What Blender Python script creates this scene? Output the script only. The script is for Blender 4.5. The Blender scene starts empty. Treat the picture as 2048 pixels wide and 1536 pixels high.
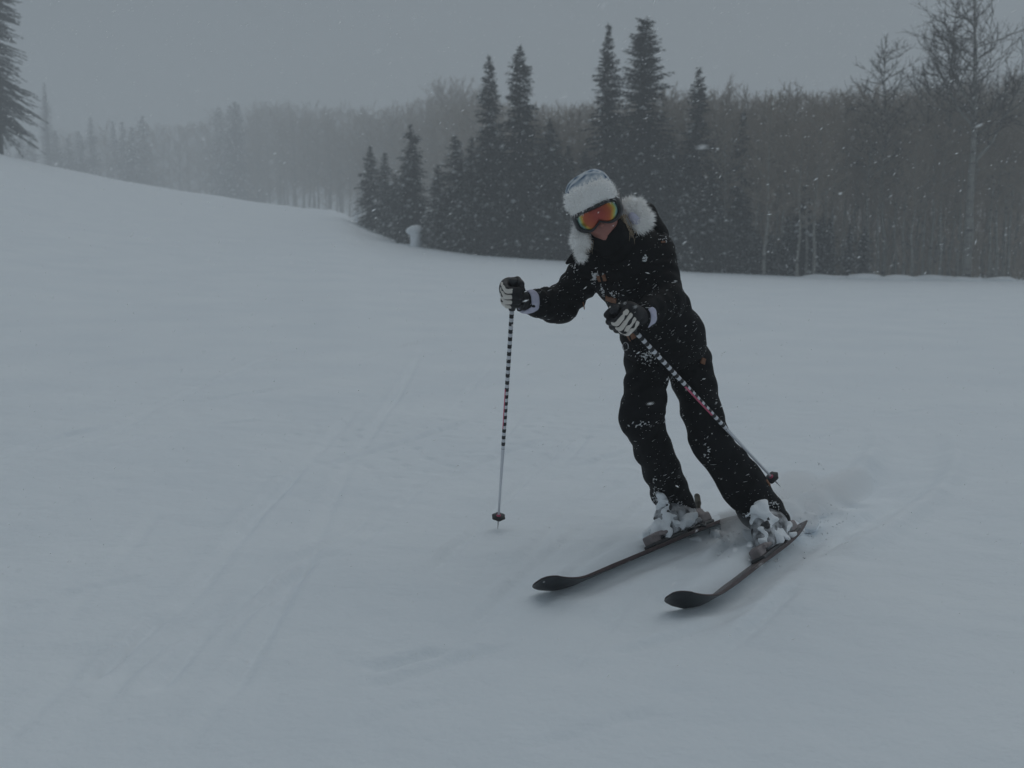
import bpy, math, random
import numpy as np
from mathutils import Vector, Matrix
from mathutils.bvhtree import BVHTree

R = math.radians
rng = np.random.default_rng(7)
random.seed(7)
scene = bpy.context.scene
col = scene.collection

# ------------------------------------------------------------------ camera
FPX = 1991.0                    # focal length in pixels of a 2048 wide frame
CAM_H = 1.25                    # metres above the snow at the skier's feet
PITCH = math.atan(268 / FPX)    # horizon lies at row 500 of 1536
cam_d = bpy.data.cameras.new('camera')
cam = bpy.data.objects.new('camera', cam_d)
col.objects.link(cam)
cam.location = (0, 0, CAM_H)
cam.rotation_euler = (R(90) - PITCH, 0, 0)
cam_d.sensor_width = 36
cam_d.lens = FPX / 2048 * 36
cam_d.clip_start = 0.05
cam_d.clip_end = 3000
cam_d.dof.use_dof = True
cam_d.dof.focus_distance = 4.05
cam_d.dof.aperture_fstop = 3.4
scene.camera = cam

# ------------------------------------------------------------------ world: even snow-cloud daylight
SUN_EL, SUN_ROT = 58, 25
w = bpy.data.worlds.new('World')
scene.world = w
w.use_nodes = True
nt = w.node_tree
nt.nodes.clear()
sky = nt.nodes.new('ShaderNodeTexSky')
sky.sky_type = 'NISHITA'
sky.sun_disc = False
sky.sun_elevation = R(SUN_EL)
sky.sun_rotation = R(SUN_ROT)
sky.air_density = 1.0
sky.dust_density = 2.0
hsv = nt.nodes.new('ShaderNodeHueSaturation')
hsv.inputs['Saturation'].default_value = 0.35
mixw = nt.nodes.new('ShaderNodeMix')
mixw.data_type = 'RGBA'
mixw.inputs[0].default_value = 0.88          # cloud cover: 88 % even grey, the rest clear-sky light
mixw.inputs[7].default_value = (1.88, 2.29, 2.60, 1)
bg = nt.nodes.new('ShaderNodeBackground')
bg.inputs['Strength'].default_value = 0.0855
outw = nt.nodes.new('ShaderNodeOutputWorld')
nt.links.new(sky.outputs[0], hsv.inputs['Color'])
nt.links.new(hsv.outputs[0], mixw.inputs[6])
nt.links.new(mixw.outputs[2], bg.inputs['Color'])
nt.links.new(bg.outputs[0], outw.inputs['Surface'])

sun_d = bpy.data.lights.new('sun', 'SUN')
sun_d.energy = 0.56
sun_d.angle = R(85)
sun_d.color = (1.0, 0.99, 0.97)
sun = bpy.data.objects.new('sun', sun_d)
col.objects.link(sun)
az = R(SUN_ROT)
sdir = Vector((math.sin(az) * math.cos(R(SUN_EL)), math.cos(az) * math.cos(R(SUN_EL)), math.sin(R(SUN_EL))))
sun.rotation_euler = sdir.to_track_quat('Z', 'Y').to_euler()
sun.location = (0, 0, 60)

vs = scene.view_settings
vs.view_transform = 'Standard'
vs.look = 'None'
vs.exposure = 0.0
vs.gamma = 1.0
vs.use_curve_mapping = False
scene.render.engine = 'CYCLES'
cy = scene.cycles
cy.use_denoising = True
cy.max_bounces = 12
cy.diffuse_bounces = 8
cy.glossy_bounces = 2
cy.volume_bounces = 2
cy.transparent_max_bounces = 4
cy.use_adaptive_sampling = True
cy.adaptive_threshold = 0.02


# ------------------------------------------------------------------ helpers
def P(px, py, d):
    """a photograph pixel seen at a known depth d (metres along +Y) as a world point"""
    u, v = (px - 1024) / FPX, (768 - py) / FPX
    dy = math.cos(PITCH) + v * math.sin(PITCH)
    dz = -math.sin(PITCH) + v * math.cos(PITCH)
    return np.array([u / dy * d, d, CAM_H + dz / dy * d])


def G(px, py, z=0.0):
    """the point where a photograph pixel meets level snow at height z"""
    v = (768 - py) / FPX
    dy = math.cos(PITCH) + v * math.sin(PITCH)
    dz = -math.sin(PITCH) + v * math.cos(PITCH)
    return P(px, py, (z - CAM_H) * dy / dz)


def unit(v):
    v = np.asarray(v, float)
    return v / np.linalg.norm(v)


def make_mesh(name, verts, faces, mats, smooth=True, fmat=None):
    """verts (n,3); faces: array (m,3), (m,4) or list of lists"""
    me = bpy.data.meshes.new(name)
    verts = np.asarray(verts, np.float32).reshape(-1, 3)
    if isinstance(faces, np.ndarray) and faces.ndim == 2:
        m, k = faces.shape
        me.vertices.add(len(verts))
        me.vertices.foreach_set('co', verts.ravel())
        me.loops.add(m * k)
        me.loops.foreach_set('vertex_index', faces.astype(np.int32).ravel())
        me.polygons.add(m)
        me.polygons.foreach_set('loop_start', np.arange(0, m * k, k, dtype=np.int32))
        me.update(calc_edges=True)
    else:
        me.from_pydata([tuple(map(float, v)) for v in verts], [], [tuple(map(int, f)) for f in faces])
        me.update(calc_edges=True)
    for mt in (mats if isinstance(mats, (list, tuple)) else [mats]):
        me.materials.append(mt)
    if fmat is not None:
        me.polygons.foreach_set('material_index', np.asarray(fmat, np.int32))
    if smooth:
        me.polygons.foreach_set('use_smooth', np.ones(len(me.polygons), bool))
    me.update()
    return me


def link(name, me, parent=None, loc=None):
    o = bpy.data.objects.new(name, me)
    col.objects.link(o)
    if loc is not None:
        o.location = loc
    if parent is not None:
        o.parent = parent
    return o


def child_world(name, me, parent):
    """a part whose mesh is given in world coordinates, hung under its (unrotated) thing or part"""
    o = link(name, me, parent)
    m = Matrix.Identity(4)
    p = parent
    off = Vector((0, 0, 0))
    while p is not None:
        if p.parent is None:
            off = off + Vector(p.location)
        p = p.parent
    if parent.parent is None:
        o.matrix_parent_inverse = Matrix.Translation(-off)
    return o


def tag(o, label=None, cat=None, group=None, kind=None):
    if label:
        o['label'] = label
    if cat:
        o['category'] = cat
    if group:
        o['group'] = group
    if kind:
        o['kind'] = kind
    return o


def empty(name, loc):
    o = bpy.data.objects.new(name, None)
    o.empty_display_size = 0.1
    o.location = tuple(map(float, loc))
    col.objects.link(o)
    return o


# ------------------------------------------------------------------ materials
def mat(name, color, rough=0.7, metallic=0.0, spec=0.5, noise=None, bump=None, sheen=0.0):
    """noise = (scale, amount, second colour); bump = (scale, strength, distance)"""
    m = bpy.data.materials.new(name)
    m.use_nodes = True
    n = m.node_tree
    b = n.nodes['Principled BSDF']
    b.inputs['Base Color'].default_value = (*color, 1)
    b.inputs['Roughness'].default_value = rough
    b.inputs['Metallic'].default_value = metallic
    b.inputs['Specular IOR Level'].default_value = spec
    if sheen:
        b.inputs['Sheen Weight'].default_value = sheen
    if noise or bump:
        tc = n.nodes.new('ShaderNodeTexCoord')
    if noise:
        sc_, amt, c2 = noise
        nz = n.nodes.new('ShaderNodeTexNoise')
        nz.inputs['Scale'].default_value = sc_
        nz.inputs['Detail'].default_value = 5
        rp = n.nodes.new('ShaderNodeValToRGB')
        rp.color_ramp.elements[0].position = 0.5 - 0.5 * (1 - amt) * 0.5 - 0.1
        rp.color_ramp.elements[1].position = 0.5 + 0.5 * (1 - amt) * 0.5 + 0.1
        rp.color_ramp.elements[0].color = (*color, 1)
        rp.color_ramp.elements[1].color = (*c2, 1)
        n.links.new(tc.outputs['Object'], nz.inputs['Vector'])
        n.links.new(nz.outputs['Fac'], rp.inputs['Fac'])
        n.links.new(rp.outputs['Color'], b.inputs['Base Color'])
    if bump:
        sc_, st, di = bump
        nb = n.nodes.new('ShaderNodeTexNoise')
        nb.inputs['Scale'].default_value = sc_
        nb.inputs['Detail'].default_value = 6
        bp = n.nodes.new('ShaderNodeBump')
        bp.inputs['Strength'].default_value = st
        bp.inputs['Distance'].default_value = di
        n.links.new(tc.outputs['Object'], nb.inputs['Vector'])
        n.links.new(nb.outputs['Fac'], bp.inputs['Height'])
        n.links.new(bp.outputs['Normal'], b.inputs['Normal'])
    return m


def snow_ground_mat():
    m = bpy.data.materials.new('snow_ground')
    m.use_nodes = True
    n = m.node_tree
    b = n.nodes['Principled BSDF']
    b.inputs['Roughness'].default_value = 0.85
    b.inputs['Specular IOR Level'].default_value = 0.25
    tc = n.nodes.new('ShaderNodeTexCoord')
    big = n.nodes.new('ShaderNodeTexNoise')
    big.inputs['Scale'].default_value = 0.9
    big.inputs['Detail'].default_value = 6
    rp = n.nodes.new('ShaderNodeValToRGB')
    rp.color_ramp.elements[0].position = 0.3
    rp.color_ramp.elements[1].position = 0.7
    rp.color_ramp.elements[0].color = (0.79, 0.845, 0.89, 1)
    rp.color_ramp.elements[1].color = (0.84, 0.89, 0.925, 1)
    n.links.new(tc.outputs['Object'], big.inputs['Vector'])
    n.links.new(big.outputs['Fac'], rp.inputs['Fac'])
    n.links.new(rp.outputs['Color'], b.inputs['Base Color'])
    # wind-combed crust: stretched noise, then grains
    mp = n.nodes.new('ShaderNodeMapping')
    mp.inputs['Scale'].default_value = (1.0, 1.5, 1.0)
    mp.inputs['Rotation'].default_value = (0, 0, R(-38))
    n1 = n.nodes.new('ShaderNodeTexNoise')
    n1.inputs['Scale'].default_value = 3.2
    n1.inputs['Detail'].default_value = 8
    n1.inputs['Roughness'].default_value = 0.6
    n2 = n.nodes.new('ShaderNodeTexNoise')
    n2.inputs['Scale'].default_value = 55
    n2.inputs['Detail'].default_value = 3
    n.links.new(tc.outputs['Object'], mp.inputs['Vector'])
    n.links.new(mp.outputs['Vector'], n1.inputs['Vector'])
    n.links.new(tc.outputs['Object'], n2.inputs['Vector'])
    b1 = n.nodes.new('ShaderNodeBump')
    b1.inputs['Strength'].default_value = 0.5
    b1.inputs['Distance'].default_value = 0.05
    b2 = n.nodes.new('ShaderNodeBump')
    b2.inputs['Strength'].default_value = 0.25
    b2.inputs['Distance'].default_value = 0.006
    n.links.new(n1.outputs['Fac'], b1.inputs['Height'])
    n.links.new(n2.outputs['Fac'], b2.inputs['Height'])
    n.links.new(b1.outputs['Normal'], b2.inputs['Normal'])
    n.links.new(b2.outputs['Normal'], b.inputs['Normal'])
    return m


M_snow = snow_ground_mat()
M_snowlump = mat('snow_lump', (0.84, 0.87, 0.90), 0.9, spec=0.2, bump=(60, 0.4, 0.01))
M_black = mat('black_shell_fabric', (0.0030, 0.0031, 0.0038), 0.70, spec=0.16, noise=(6, 0.5, (0.0050, 0.0052, 0.0066)),
              bump=(38, 0.35, 0.006))
M_trouser = mat('black_trouser_fabric', (0.0028, 0.0031, 0.0040), 0.72, spec=0.15, noise=(7, 0.5, (0.0046, 0.0050, 0.0068)),
                bump=(30, 0.35, 0.006))
M_leather = mat('brown_leather', (0.16, 0.065, 0.03), 0.6, noise=(40, 0.3, (0.22, 0.10, 0.05)), bump=(120, 0.3, 0.002))
M_skin = mat('skin', (0.30, 0.125, 0.10), 0.5, noise=(18, 0.3, (0.37, 0.155, 0.125)))
M_lip = mat('lips', (0.30, 0.095, 0.085), 0.4, noise=(40, 0.3, (0.34, 0.11, 0.10)))
def fur_mat(name, c1, c2, transl):
    m = bpy.data.materials.new(name)
    m.use_nodes = True
    n = m.node_tree
    n.nodes.clear()
    out = n.nodes.new('ShaderNodeOutputMaterial')
    tc = n.nodes.new('ShaderNodeTexCoord')
    nz = n.nodes.new('ShaderNodeTexNoise')
    nz.inputs['Scale'].default_value = 30
    rp = n.nodes.new('ShaderNodeValToRGB')
    rp.color_ramp.elements[0].color = c1
    rp.color_ramp.elements[1].color = c2
    d = n.nodes.new('ShaderNodeBsdfDiffuse')
    t = n.nodes.new('ShaderNodeBsdfTranslucent')
    mx = n.nodes.new('ShaderNodeMixShader')
    mx.inputs[0].default_value = transl
    n.links.new(tc.outputs['Object'], nz.inputs['Vector'])
    n.links.new(nz.outputs['Fac'], rp.inputs['Fac'])
    n.links.new(rp.outputs['Color'], d.inputs['Color'])
    n.links.new(rp.outputs['Color'], t.inputs['Color'])
    n.links.new(d.outputs[0], mx.inputs[1])
    n.links.new(t.outputs[0], mx.inputs[2])
    n.links.new(mx.outputs[0], out.inputs['Surface'])
    return m


M_fur = fur_mat('white_fur', (0.93, 0.92, 0.90, 1), (0.97, 0.965, 0.96, 1), 0.14)
M_flake = fur_mat('snow_flake', (0.94, 0.95, 0.96, 1), (0.97, 0.975, 0.98, 1), 0.5)
M_lining = mat('lilac_lining', (0.46, 0.45, 0.58), 0.9, spec=0.1, noise=(60, 0.4, (0.60, 0.60, 0.70)), bump=(150, 0.3, 0.003))
M_hair = mat('blonde_hair', (0.34, 0.26, 0.17), 0.55, noise=(50, 0.4, (0.45, 0.36, 0.26)))
M_frame = mat('goggle_frame', (0.012, 0.013, 0.015), 0.35, noise=(30, 0.3, (0.016, 0.017, 0.02)))
M_glove = mat('black_glove_leather', (0.006, 0.006, 0.007), 0.5, spec=0.3, noise=(40, 0.4, (0.018, 0.018, 0.021)), bump=(140, 0.3, 0.002))
M_panel = mat('cream_glove_panel', (0.62, 0.58, 0.52), 0.55, noise=(30, 0.4, (0.68, 0.64, 0.60)), bump=(160, 0.2, 0.001))
M_skitop = mat('ski_topsheet', (0.020, 0.013, 0.013), 0.4, noise=(9, 0.4, (0.07, 0.045, 0.045)))
M_skibase = mat('ski_base', (0.012, 0.014, 0.017), 0.33, noise=(14, 0.4, (0.02, 0.022, 0.026)))
M_skiedge = mat('ski_sidewall', (0.085, 0.055, 0.055), 0.45, metallic=0.3, noise=(25, 0.4, (0.035, 0.022, 0.024)))
M_boot = mat('boot_plastic', (0.025, 0.027, 0.031), 0.42, noise=(24, 0.85, (0.52, 0.54, 0.57)))
M_bootpale = mat('boot_pale_plastic', (0.50, 0.50, 0.52), 0.45, noise=(20, 0.4, (0.40, 0.40, 0.43)))
M_binding = mat('binding_grey', (0.16, 0.14, 0.145), 0.5, noise=(40, 0.4, (0.26, 0.22, 0.22)))
M_bindark = mat('binding_dark', (0.02, 0.021, 0.024), 0.45, noise=(30, 0.4, (0.035, 0.036, 0.04)))
M_lever = mat('binding_lever', (0.075, 0.072, 0.066), 0.42, metallic=0.3, noise=(30, 0.4, (0.17, 0.15, 0.11)))
M_metal = mat('bare_metal', (0.45, 0.45, 0.46), 0.35, metallic=0.9, noise=(60, 0.4, (0.35, 0.35, 0.36)))
M_grip = mat('pole_grip_rubber', (0.012, 0.013, 0.016), 0.6, noise=(60, 0.4, (0.02, 0.021, 0.025)))
M_pinkplastic = mat('pink_plastic', (0.55, 0.10, 0.18), 0.5, noise=(40, 0.3, (0.48, 0.08, 0.15)))
M_needle = mat('spruce_needles', (0.010, 0.0145, 0.0150), 0.8, spec=0.2, noise=(2.2, 0.3, (0.019, 0.025, 0.025)))
M_sprucebark = mat('spruce_bark', (0.045, 0.038, 0.034), 0.9, noise=(8, 0.4, (0.03, 0.026, 0.024)), bump=(20, 0.6, 0.02))
M_twig = mat('aspen_twigs', (0.27, 0.222, 0.175), 0.85, spec=0.2, noise=(1.5, 0.4, (0.37, 0.315, 0.255)))
M_darktwig = mat('dark_twigs', (0.05, 0.043, 0.038), 0.85, spec=0.2, noise=(1.5, 0.4, (0.08, 0.07, 0.06)))  # a darker tone than the common aspen twigs


def aspen_bark(name, k):
    m = bpy.data.materials.new(name)
    m.use_nodes = True
    n = m.node_tree
    b = n.nodes['Principled BSDF']
    b.inputs['Roughness'].default_value = 0.85
    b.inputs['Specular IOR Level'].default_value = 0.2
    tc = n.nodes.new('ShaderNodeTexCoord')
    mp = n.nodes.new('ShaderNodeMapping')
    mp.inputs['Scale'].default_value = (2.2, 2.2, 6.0)
    nz = n.nodes.new('ShaderNodeTexNoise')
    nz.inputs['Scale'].default_value = 1.1
    nz.inputs['Detail'].default_value = 5
    rp = n.nodes.new('ShaderNodeValToRGB')
    e = rp.color_ramp.elements
    e[0].position, e[0].color = 0.33, (0.022, 0.020, 0.019, 1)
    e[1].position, e[1].color = 0.45, (0.27 * k, 0.265 * k, 0.24 * k, 1)
    x = e.new(0.75)
    x.color = (0.38 * k, 0.37 * k, 0.34 * k, 1)
    n.links.new(tc.outputs['Object'], mp.inputs['Vector'])
    n.links.new(mp.outputs['Vector'], nz.inputs['Vector'])
    n.links.new(nz.outputs['Fac'], rp.inputs['Fac'])
    n.links.new(rp.outputs['Color'], b.inputs['Base Color'])
    return m


M_aspen = aspen_bark('aspen_bark', 0.85)
M_aspen_dark = aspen_bark('darker_aspen_bark', 0.68)  # same bark pattern, pale tones scaled darker for the tall edge aspens


# ------------------------------------------------------------------ the snow slope
# skyline of the piste: photograph column -> row of its edge, and how far away that edge lies
E_px = np.array([-700, -300, 0, 150, 300, 450, 600, 655, 690, 740, 800, 870, 950, 1130, 1400, 1700, 2048, 2700])
E_py = np.array([215, 250, 301, 338, 368, 392, 414, 417, 421, 458, 482, 498, 510, 522, 546, 557, 562, 566])
E_d = np.array([55, 60, 66, 70, 74, 78, 80, 78, 72, 60, 52, 47, 45, 44, 42, 41, 40, 40])


def _tan(py):
    v = (768 - py) / FPX
    return (-math.sin(PITCH) + v * math.cos(PITCH)) / (math.cos(PITCH) + v * math.sin(PITCH))


# a smooth interpolation on a fine table
_tx = np.arange(-700, 2701, 10.0)
_k = np.exp(-0.5 * (np.arange(-6, 7) / 1.6) ** 2)
_k /= _k.sum()


def _smooth(a):
    return np.convolve(np.pad(a, 6, mode='edge'), _k, 'valid')


_tpy = _smooth(np.interp(_tx, E_px, E_py))
_kk = np.exp(-0.5 * (np.arange(-20, 21) / 8.0) ** 2)
_kk /= _kk.sum()
_td = np.convolve(np.pad(np.interp(_tx, E_px, E_d), 20, mode='edge'), _kk, 'valid')
_tz = CAM_H + np.array([_tan(p) for p in _tpy]) * _td


def wave(x, y, n, kmin, kmax, seed):
    r = np.random.default_rng(seed)
    o = 0
    for i in range(n):
        k = kmin * (kmax / kmin) ** r.random()
        a = r.random() * 2 * math.pi
        o = o + np.sin(k * (x * math.cos(a) + y * math.sin(a)) + r.random() * 6.28)
    return o / math.sqrt(n)


def ground(x, y):
    x = np.asarray(x, float)
    y = np.asarray(y, float)
    yy = np.maximum(y, 1.0)
    px = np.clip(1024 + FPX * x / yy, -700, 2700)
    zc = np.interp(px, _tx, _tz)
    D = np.interp(px, _tx, _td)
    s = np.clip((y - 5) / (D - 5), 0, None)
    up = zc * np.minimum(s, 1) ** 1.55
    beyond = np.maximum(y - D, 0)
    left = np.clip((1000 - px) / 400, 0, 1)
    drop = (0.012 + 0.045 * left) * beyond * np.clip(beyond / 6, 0, 1)
    drop = np.minimum(drop, 0.6 + 2.4 * left)
    z = up - drop
    far = np.clip((y - 6) / 10, 0, 1)
    z = z + 0.035 * far * (1 - np.clip(s - 0.75, 0, 0.25) * 4) * wave(x, y, 8, 0.15, 0.7, 3)
    return z


def gz(x, y):
    return float(ground(np.array([x]), np.array([y]))[0])


def axis(lo_dense, hi_dense, step, lo, hi, grow):
    a = list(np.arange(lo_dense, hi_dense + 1e-6, step))
    s = step
    while a[-1] < hi:
        s *= grow
        a.append(a[-1] + s)
    s = step
    b = []
    v = lo_dense
    while v > lo:
        s *= grow
        v -= s
        b.append(v)
    return np.array(b[::-1] + a)


gxs = axis(-3.6, 3.4, 0.019, -500, 500, 1.055)
gys = axis(2.2, 8.2, 0.019, -80, 700, 1.045)
GX, GY = np.meshgrid(gxs, gys, indexing='ij')
GZ = ground(GX, GY)
near = np.exp(-np.clip(np.maximum(np.abs(GX) - 3.4, GY - 8.0), 0, None) / 1.5)
near = near * np.clip((GY + 1) / 2, 0, 1)
# soft wind-blown unevenness and shallow old scuffs near the camera
GZ += near * (0.006 * wave(GX, GY * 1.3, 10, 2.0, 6.0, 11) + 0.0024 * wave(GX * 0.9 + GY * 0.4, GY * 1.2, 14, 10, 34, 12))
chop = np.clip(wave(GX, GY, 6, 0.8, 2.2, 22) * 0.6 + 0.35 - 0.25 * np.abs(GX + 1.0), 0, 1)
GZ += near * -0.010 * np.clip(wave(GX, GY, 12, 6, 16, 21) - 0.8, 0, 2)
GZ += near * chop * (-0.012 * np.clip(wave(GX * 1.5 + GY, GY * 0.9 - GX, 14, 14, 40, 23) - 0.7, 0, 2))


def poly_dist(X, Y, pts):
    best = np.full(X.shape, 1e9)
    side = np.zeros(X.shape)
    tpar = np.zeros(X.shape)
    n = len(pts) - 1
    for i in range(n):
        a, b = np.array(pts[i][:2]), np.array(pts[i + 1][:2])
        ab = b - a
        L2 = ab @ ab
        t = np.clip(((X - a[0]) * ab[0] + (Y - a[1]) * ab[1]) / L2, 0, 1)
        dx, dy = X - a[0] - t * ab[0], Y - a[1] - t * ab[1]
        d = np.hypot(dx, dy)
        sg = np.sign(ab[0] * dy - ab[1] * dx)
        m = d < best
        best = np.where(m, d, best)
        side = np.where(m, sg, side)
        tpar = np.where(m, (i + t) / n, tpar)
    return best, side, tpar


def spline(pts, n):
    """Catmull-Rom through pts"""
    pts = [np.asarray(p, float) for p in pts]
    pts = [2 * pts[0] - pts[1]] + pts + [2 * pts[-1] - pts[-2]]
    out = []
    segs = len(pts) - 3
    for i in range(segs):
        p0, p1, p2, p3 = pts[i:i + 4]
        for k in range(n):
            t = k / n
            out.append(0.5 * ((2 * p1) + (p2 - p0) * t + (2 * p0 - 5 * p1 + 4 * p2 - p3) * t * t + (3 * p1 - p0 - 3 * p2 + p3) * t ** 3))
    out.append(pts[-2])
    return np.array(out)


# old ski tracks cut into the piste (photograph pixels on the level snow)
TRACKS = [
    (0.022, 0.035, [(-60, 935), (0, 918), (110, 880), (260, 845), (430, 775), (560, 740), (740, 715)]),
    (0.016, 0.030, [(90, 915), (190, 880), (330, 825), (470, 800), (640, 770)]),
    (0.018, 0.030, [(215, 908), (300, 880), (420, 855), (540, 842)]),
    (0.014, 0.030, [(400, 790), (520, 735), (600, 715)]),
    (0.024, 0.040, [(90, 1530), (240, 1360), (330, 1250), (430, 1140), (500, 1050), (570, 970), (650, 890), (740, 800)]),
    (0.022, 0.038, [(330, 1530), (480, 1340), (560, 1210), (630, 1090), (670, 990), (720, 900), (800, 790), (850, 700)]),
    (0.014, 0.030, [(350, 1330), (470, 1215), (590, 1120), (700, 1060), (760, 1010)]),
    (0.016, 0.034, [(160, 1420), (300, 1310), (420, 1225), (520, 1160)]),
    (0.012, 0.030, [(640, 1120), (720, 1085), (800, 1010), (850, 960)]),
    (0.012, 0.030, [(1580, 900), (1680, 860), (1760, 835), (1890, 815)]),
    (0.014, 0.035, [(1560, 1140), (1640, 1100), (1720, 1040), (1800, 985), (1850, 955)]),
    (0.016, 0.045, [(1290, 1200), (1400, 1205), (1520, 1150), (1640, 1075), (1760, 1000), (1815, 950)]),
]
_r = np.random.default_rng(64)
for _i in range(40):        # faint older lines criss-crossing the slope
    _x, _y = _r.uniform(-80, 1500), _r.uniform(700, 1530)
    _sl = _r.choice([-1.15, -1.0, -0.85, -0.35, -0.3])
    _ln = _r.uniform(120, 380)
    _dx = _ln / math.hypot(1, _sl)
    TRACKS.append((_r.uniform(0.010, 0.021), _r.uniform(0.02, 0.04),
                   [(_x, _y), (_x + _dx * 0.5, _y + _sl * _dx * 0.5 - _r.uniform(-8, 8)), (_x + _dx, max(690, _y + _sl * _dx))]))
sel = (GX > -6) & (GX < 6) & (GY > 1.5) & (GY < 13)
SX, SY = GX[sel], GY[sel]
dz = np.zeros(SX.shape)
for ti, (dep, wd, pl) in enumerate(TRACKS):
    pts = [G(px, py) for px, py in pl]
    pts = spline(pts, 5)
    d, side, t = poly_dist(SX, SY, pts)
    fade = np.clip(np.minimum(t, 1 - t) * 7, 0, 1)
    breakup = np.clip(0.62 + 0.5 * wave(SX * 1.0, SY * 1.0, 6, 2.0, 9.0, 40 + ti), 0, 1.2)
    dd = d * side
    wd = wd * 0.75
    prof = -np.exp(-(dd / wd) ** 2) + 0.35 * np.exp(-((dd - 2.2 * wd) / (1.3 * wd)) ** 2) - 0.22 * np.exp(-((dd + 3 * wd) / (2.5 * wd)) ** 2)
    dz += 1.35 * dep * prof * fade * breakup

# ski lines of the skier (used again further down)
SKI_A = [G(1078, 1204), G(1142, 1180), G(1300, 1111), G(1420, 1061), G(1500, 1038)]
SKI_B = [G(1340, 1238), G(1410, 1217), G(1500, 1150), G(1577, 1090), G(1602, 1046)]
for pts, a in ((SKI_A, 1.0), (SKI_B, 1.2)):
    sp = spline(pts, 8)
    d, side, t = poly_dist(SX, SY, sp)
    dd = d * side
    body = np.clip((t - 0.16) * 5, 0, 1)
    # the edge cuts in; snow is pushed up on the far side and a soft trough shades the camera side
    dz += a * body * (0.030 * np.exp(-((dd - 0.10) / 0.07) ** 2) * (1 if False else 1)
                      - 0.022 * np.exp(-((dd + 0.05) / 0.06) ** 2)
                      + 0.012 * np.exp(-((dd + 0.22) / 0.10) ** 2) * np.clip(0.6 + 0.6 * wave(SX, SY, 6, 8, 22, 77), 0, 1.5))
# the broad scraped arc left behind the turn
d, side, t = poly_dist(SX, SY, spline([G(1560, 1105), G(1640, 1062), G(1730, 1005), G(1815, 940), G(1830, 880), G(1780, 830)], 8))
dd = d * side
fade = np.clip(np.minimum(t * 6, (1 - t) * 2.5), 0, 1)
rough = 1 + 0.18 * wave(SX, SY, 10, 8, 26, 92)
dz += fade * (-0.045 * np.exp(-(dd / 0.16) ** 4) * rough + 0.045 * np.exp(-((dd - 0.24) / 0.06) ** 2) * np.clip(rough, 0.2, 2) + 0.040 * np.exp(-((dd + 0.24) / 0.06) ** 2) * np.clip(rough, 0.2, 2))
# the swept fan left behind the turn
for (px, py, sx_, sy_, a_) in ((1700, 960, 0.55, 0.40, -0.03), (1640, 1010, 0.35, 0.25, 0.02), (1440, 1100, 0.22, 0.2, -0.012),
                               (960, 1075, 0.16, 0.10, -0.012), (1000, 1110, 0.2, 0.1, 0.008)):
    g = G(px, py)
    dz += a_ * np.exp(-((SX - g[0]) / sx_) ** 2 - ((SY - g[1]) / sy_) ** 2) * (1 + 0.35 * wave(SX, SY, 8, 6, 20, 91))
GZ[sel] += dz
nx, ny = GX.shape
idx = np.arange(nx * ny).reshape(nx, ny)
quads = np.stack([idx[:-1, :-1], idx[1:, :-1], idx[1:, 1:], idx[:-1, 1:]], -1).reshape(-1, 4)
gm = make_mesh('snow_slope', np.stack([GX, GY, GZ], -1).reshape(-1, 3), quads, M_snow)
ground_o = link('snow_ground', gm)
tag(ground_o, 'groomed white ski slope with old ski tracks rising to one side', 'snow', kind='structure')
bvh_ground = BVHTree.FromPolygons([tuple(v) for v in np.stack([SX, SY, GZ[sel]], -1)][:3], [(0, 1, 2)])


# ------------------------------------------------------------------ trees
class Soup:
    def __init__(s):
        s.v, s.f, s.m, s.n = [], [], [], 0

    def add(s, verts, faces, m=0):
        verts = np.asarray(verts, float).reshape(-1, 3)
        s.v.append(verts)
        for f in faces:
            s.f.append(tuple(int(i) + s.n for i in f))
            s.m.append(m)
        s.n += len(verts)

    def tube(s, pts, rads, k=5, m=0, cap=True):
        pts = [np.asarray(p, float) for p in pts]
        n = len(pts)
        vs_ = []
        for i, p in enumerate(pts):
            d = unit(pts[min(i + 1, n - 1)] - pts[max(i - 1, 0)])
            a = np.cross(d, [0, 0, 1.0] if abs(d[2]) < 0.9 else [1.0, 0, 0])
            a = unit(a)
            b = np.cross(d, a)
            for j in range(k):
                t = 2 * math.pi * j / k
                vs_.append(p + rads[i] * (a * math.cos(t) + b * math.sin(t)))
        fs = []
        for i in range(n - 1):
            for j in range(k):
                fs.append((i * k + j, i * k + (j + 1) % k, (i + 1) * k + (j + 1) % k, (i + 1) * k + j))
        if cap:
            fs.append(tuple(range(k))[::-1])
            fs.append(tuple((n - 1) * k + j for j in range(k)))
        s.add(vs_, fs, m)

    def mesh(s, name, mats, smooth=True):
        return make_mesh(name, np.concatenate(s.v), s.f, mats, smooth, s.m)


def tri_cloud(name, A, B, C, material):
    """independent triangles given by three (n,3) arrays"""
    n = len(A)
    v = np.stack([A, B, C], 1).reshape(-1, 3)
    f = np.arange(3 * n).reshape(n, 3)
    return make_mesh(name, v, f, material, smooth=False)


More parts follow.
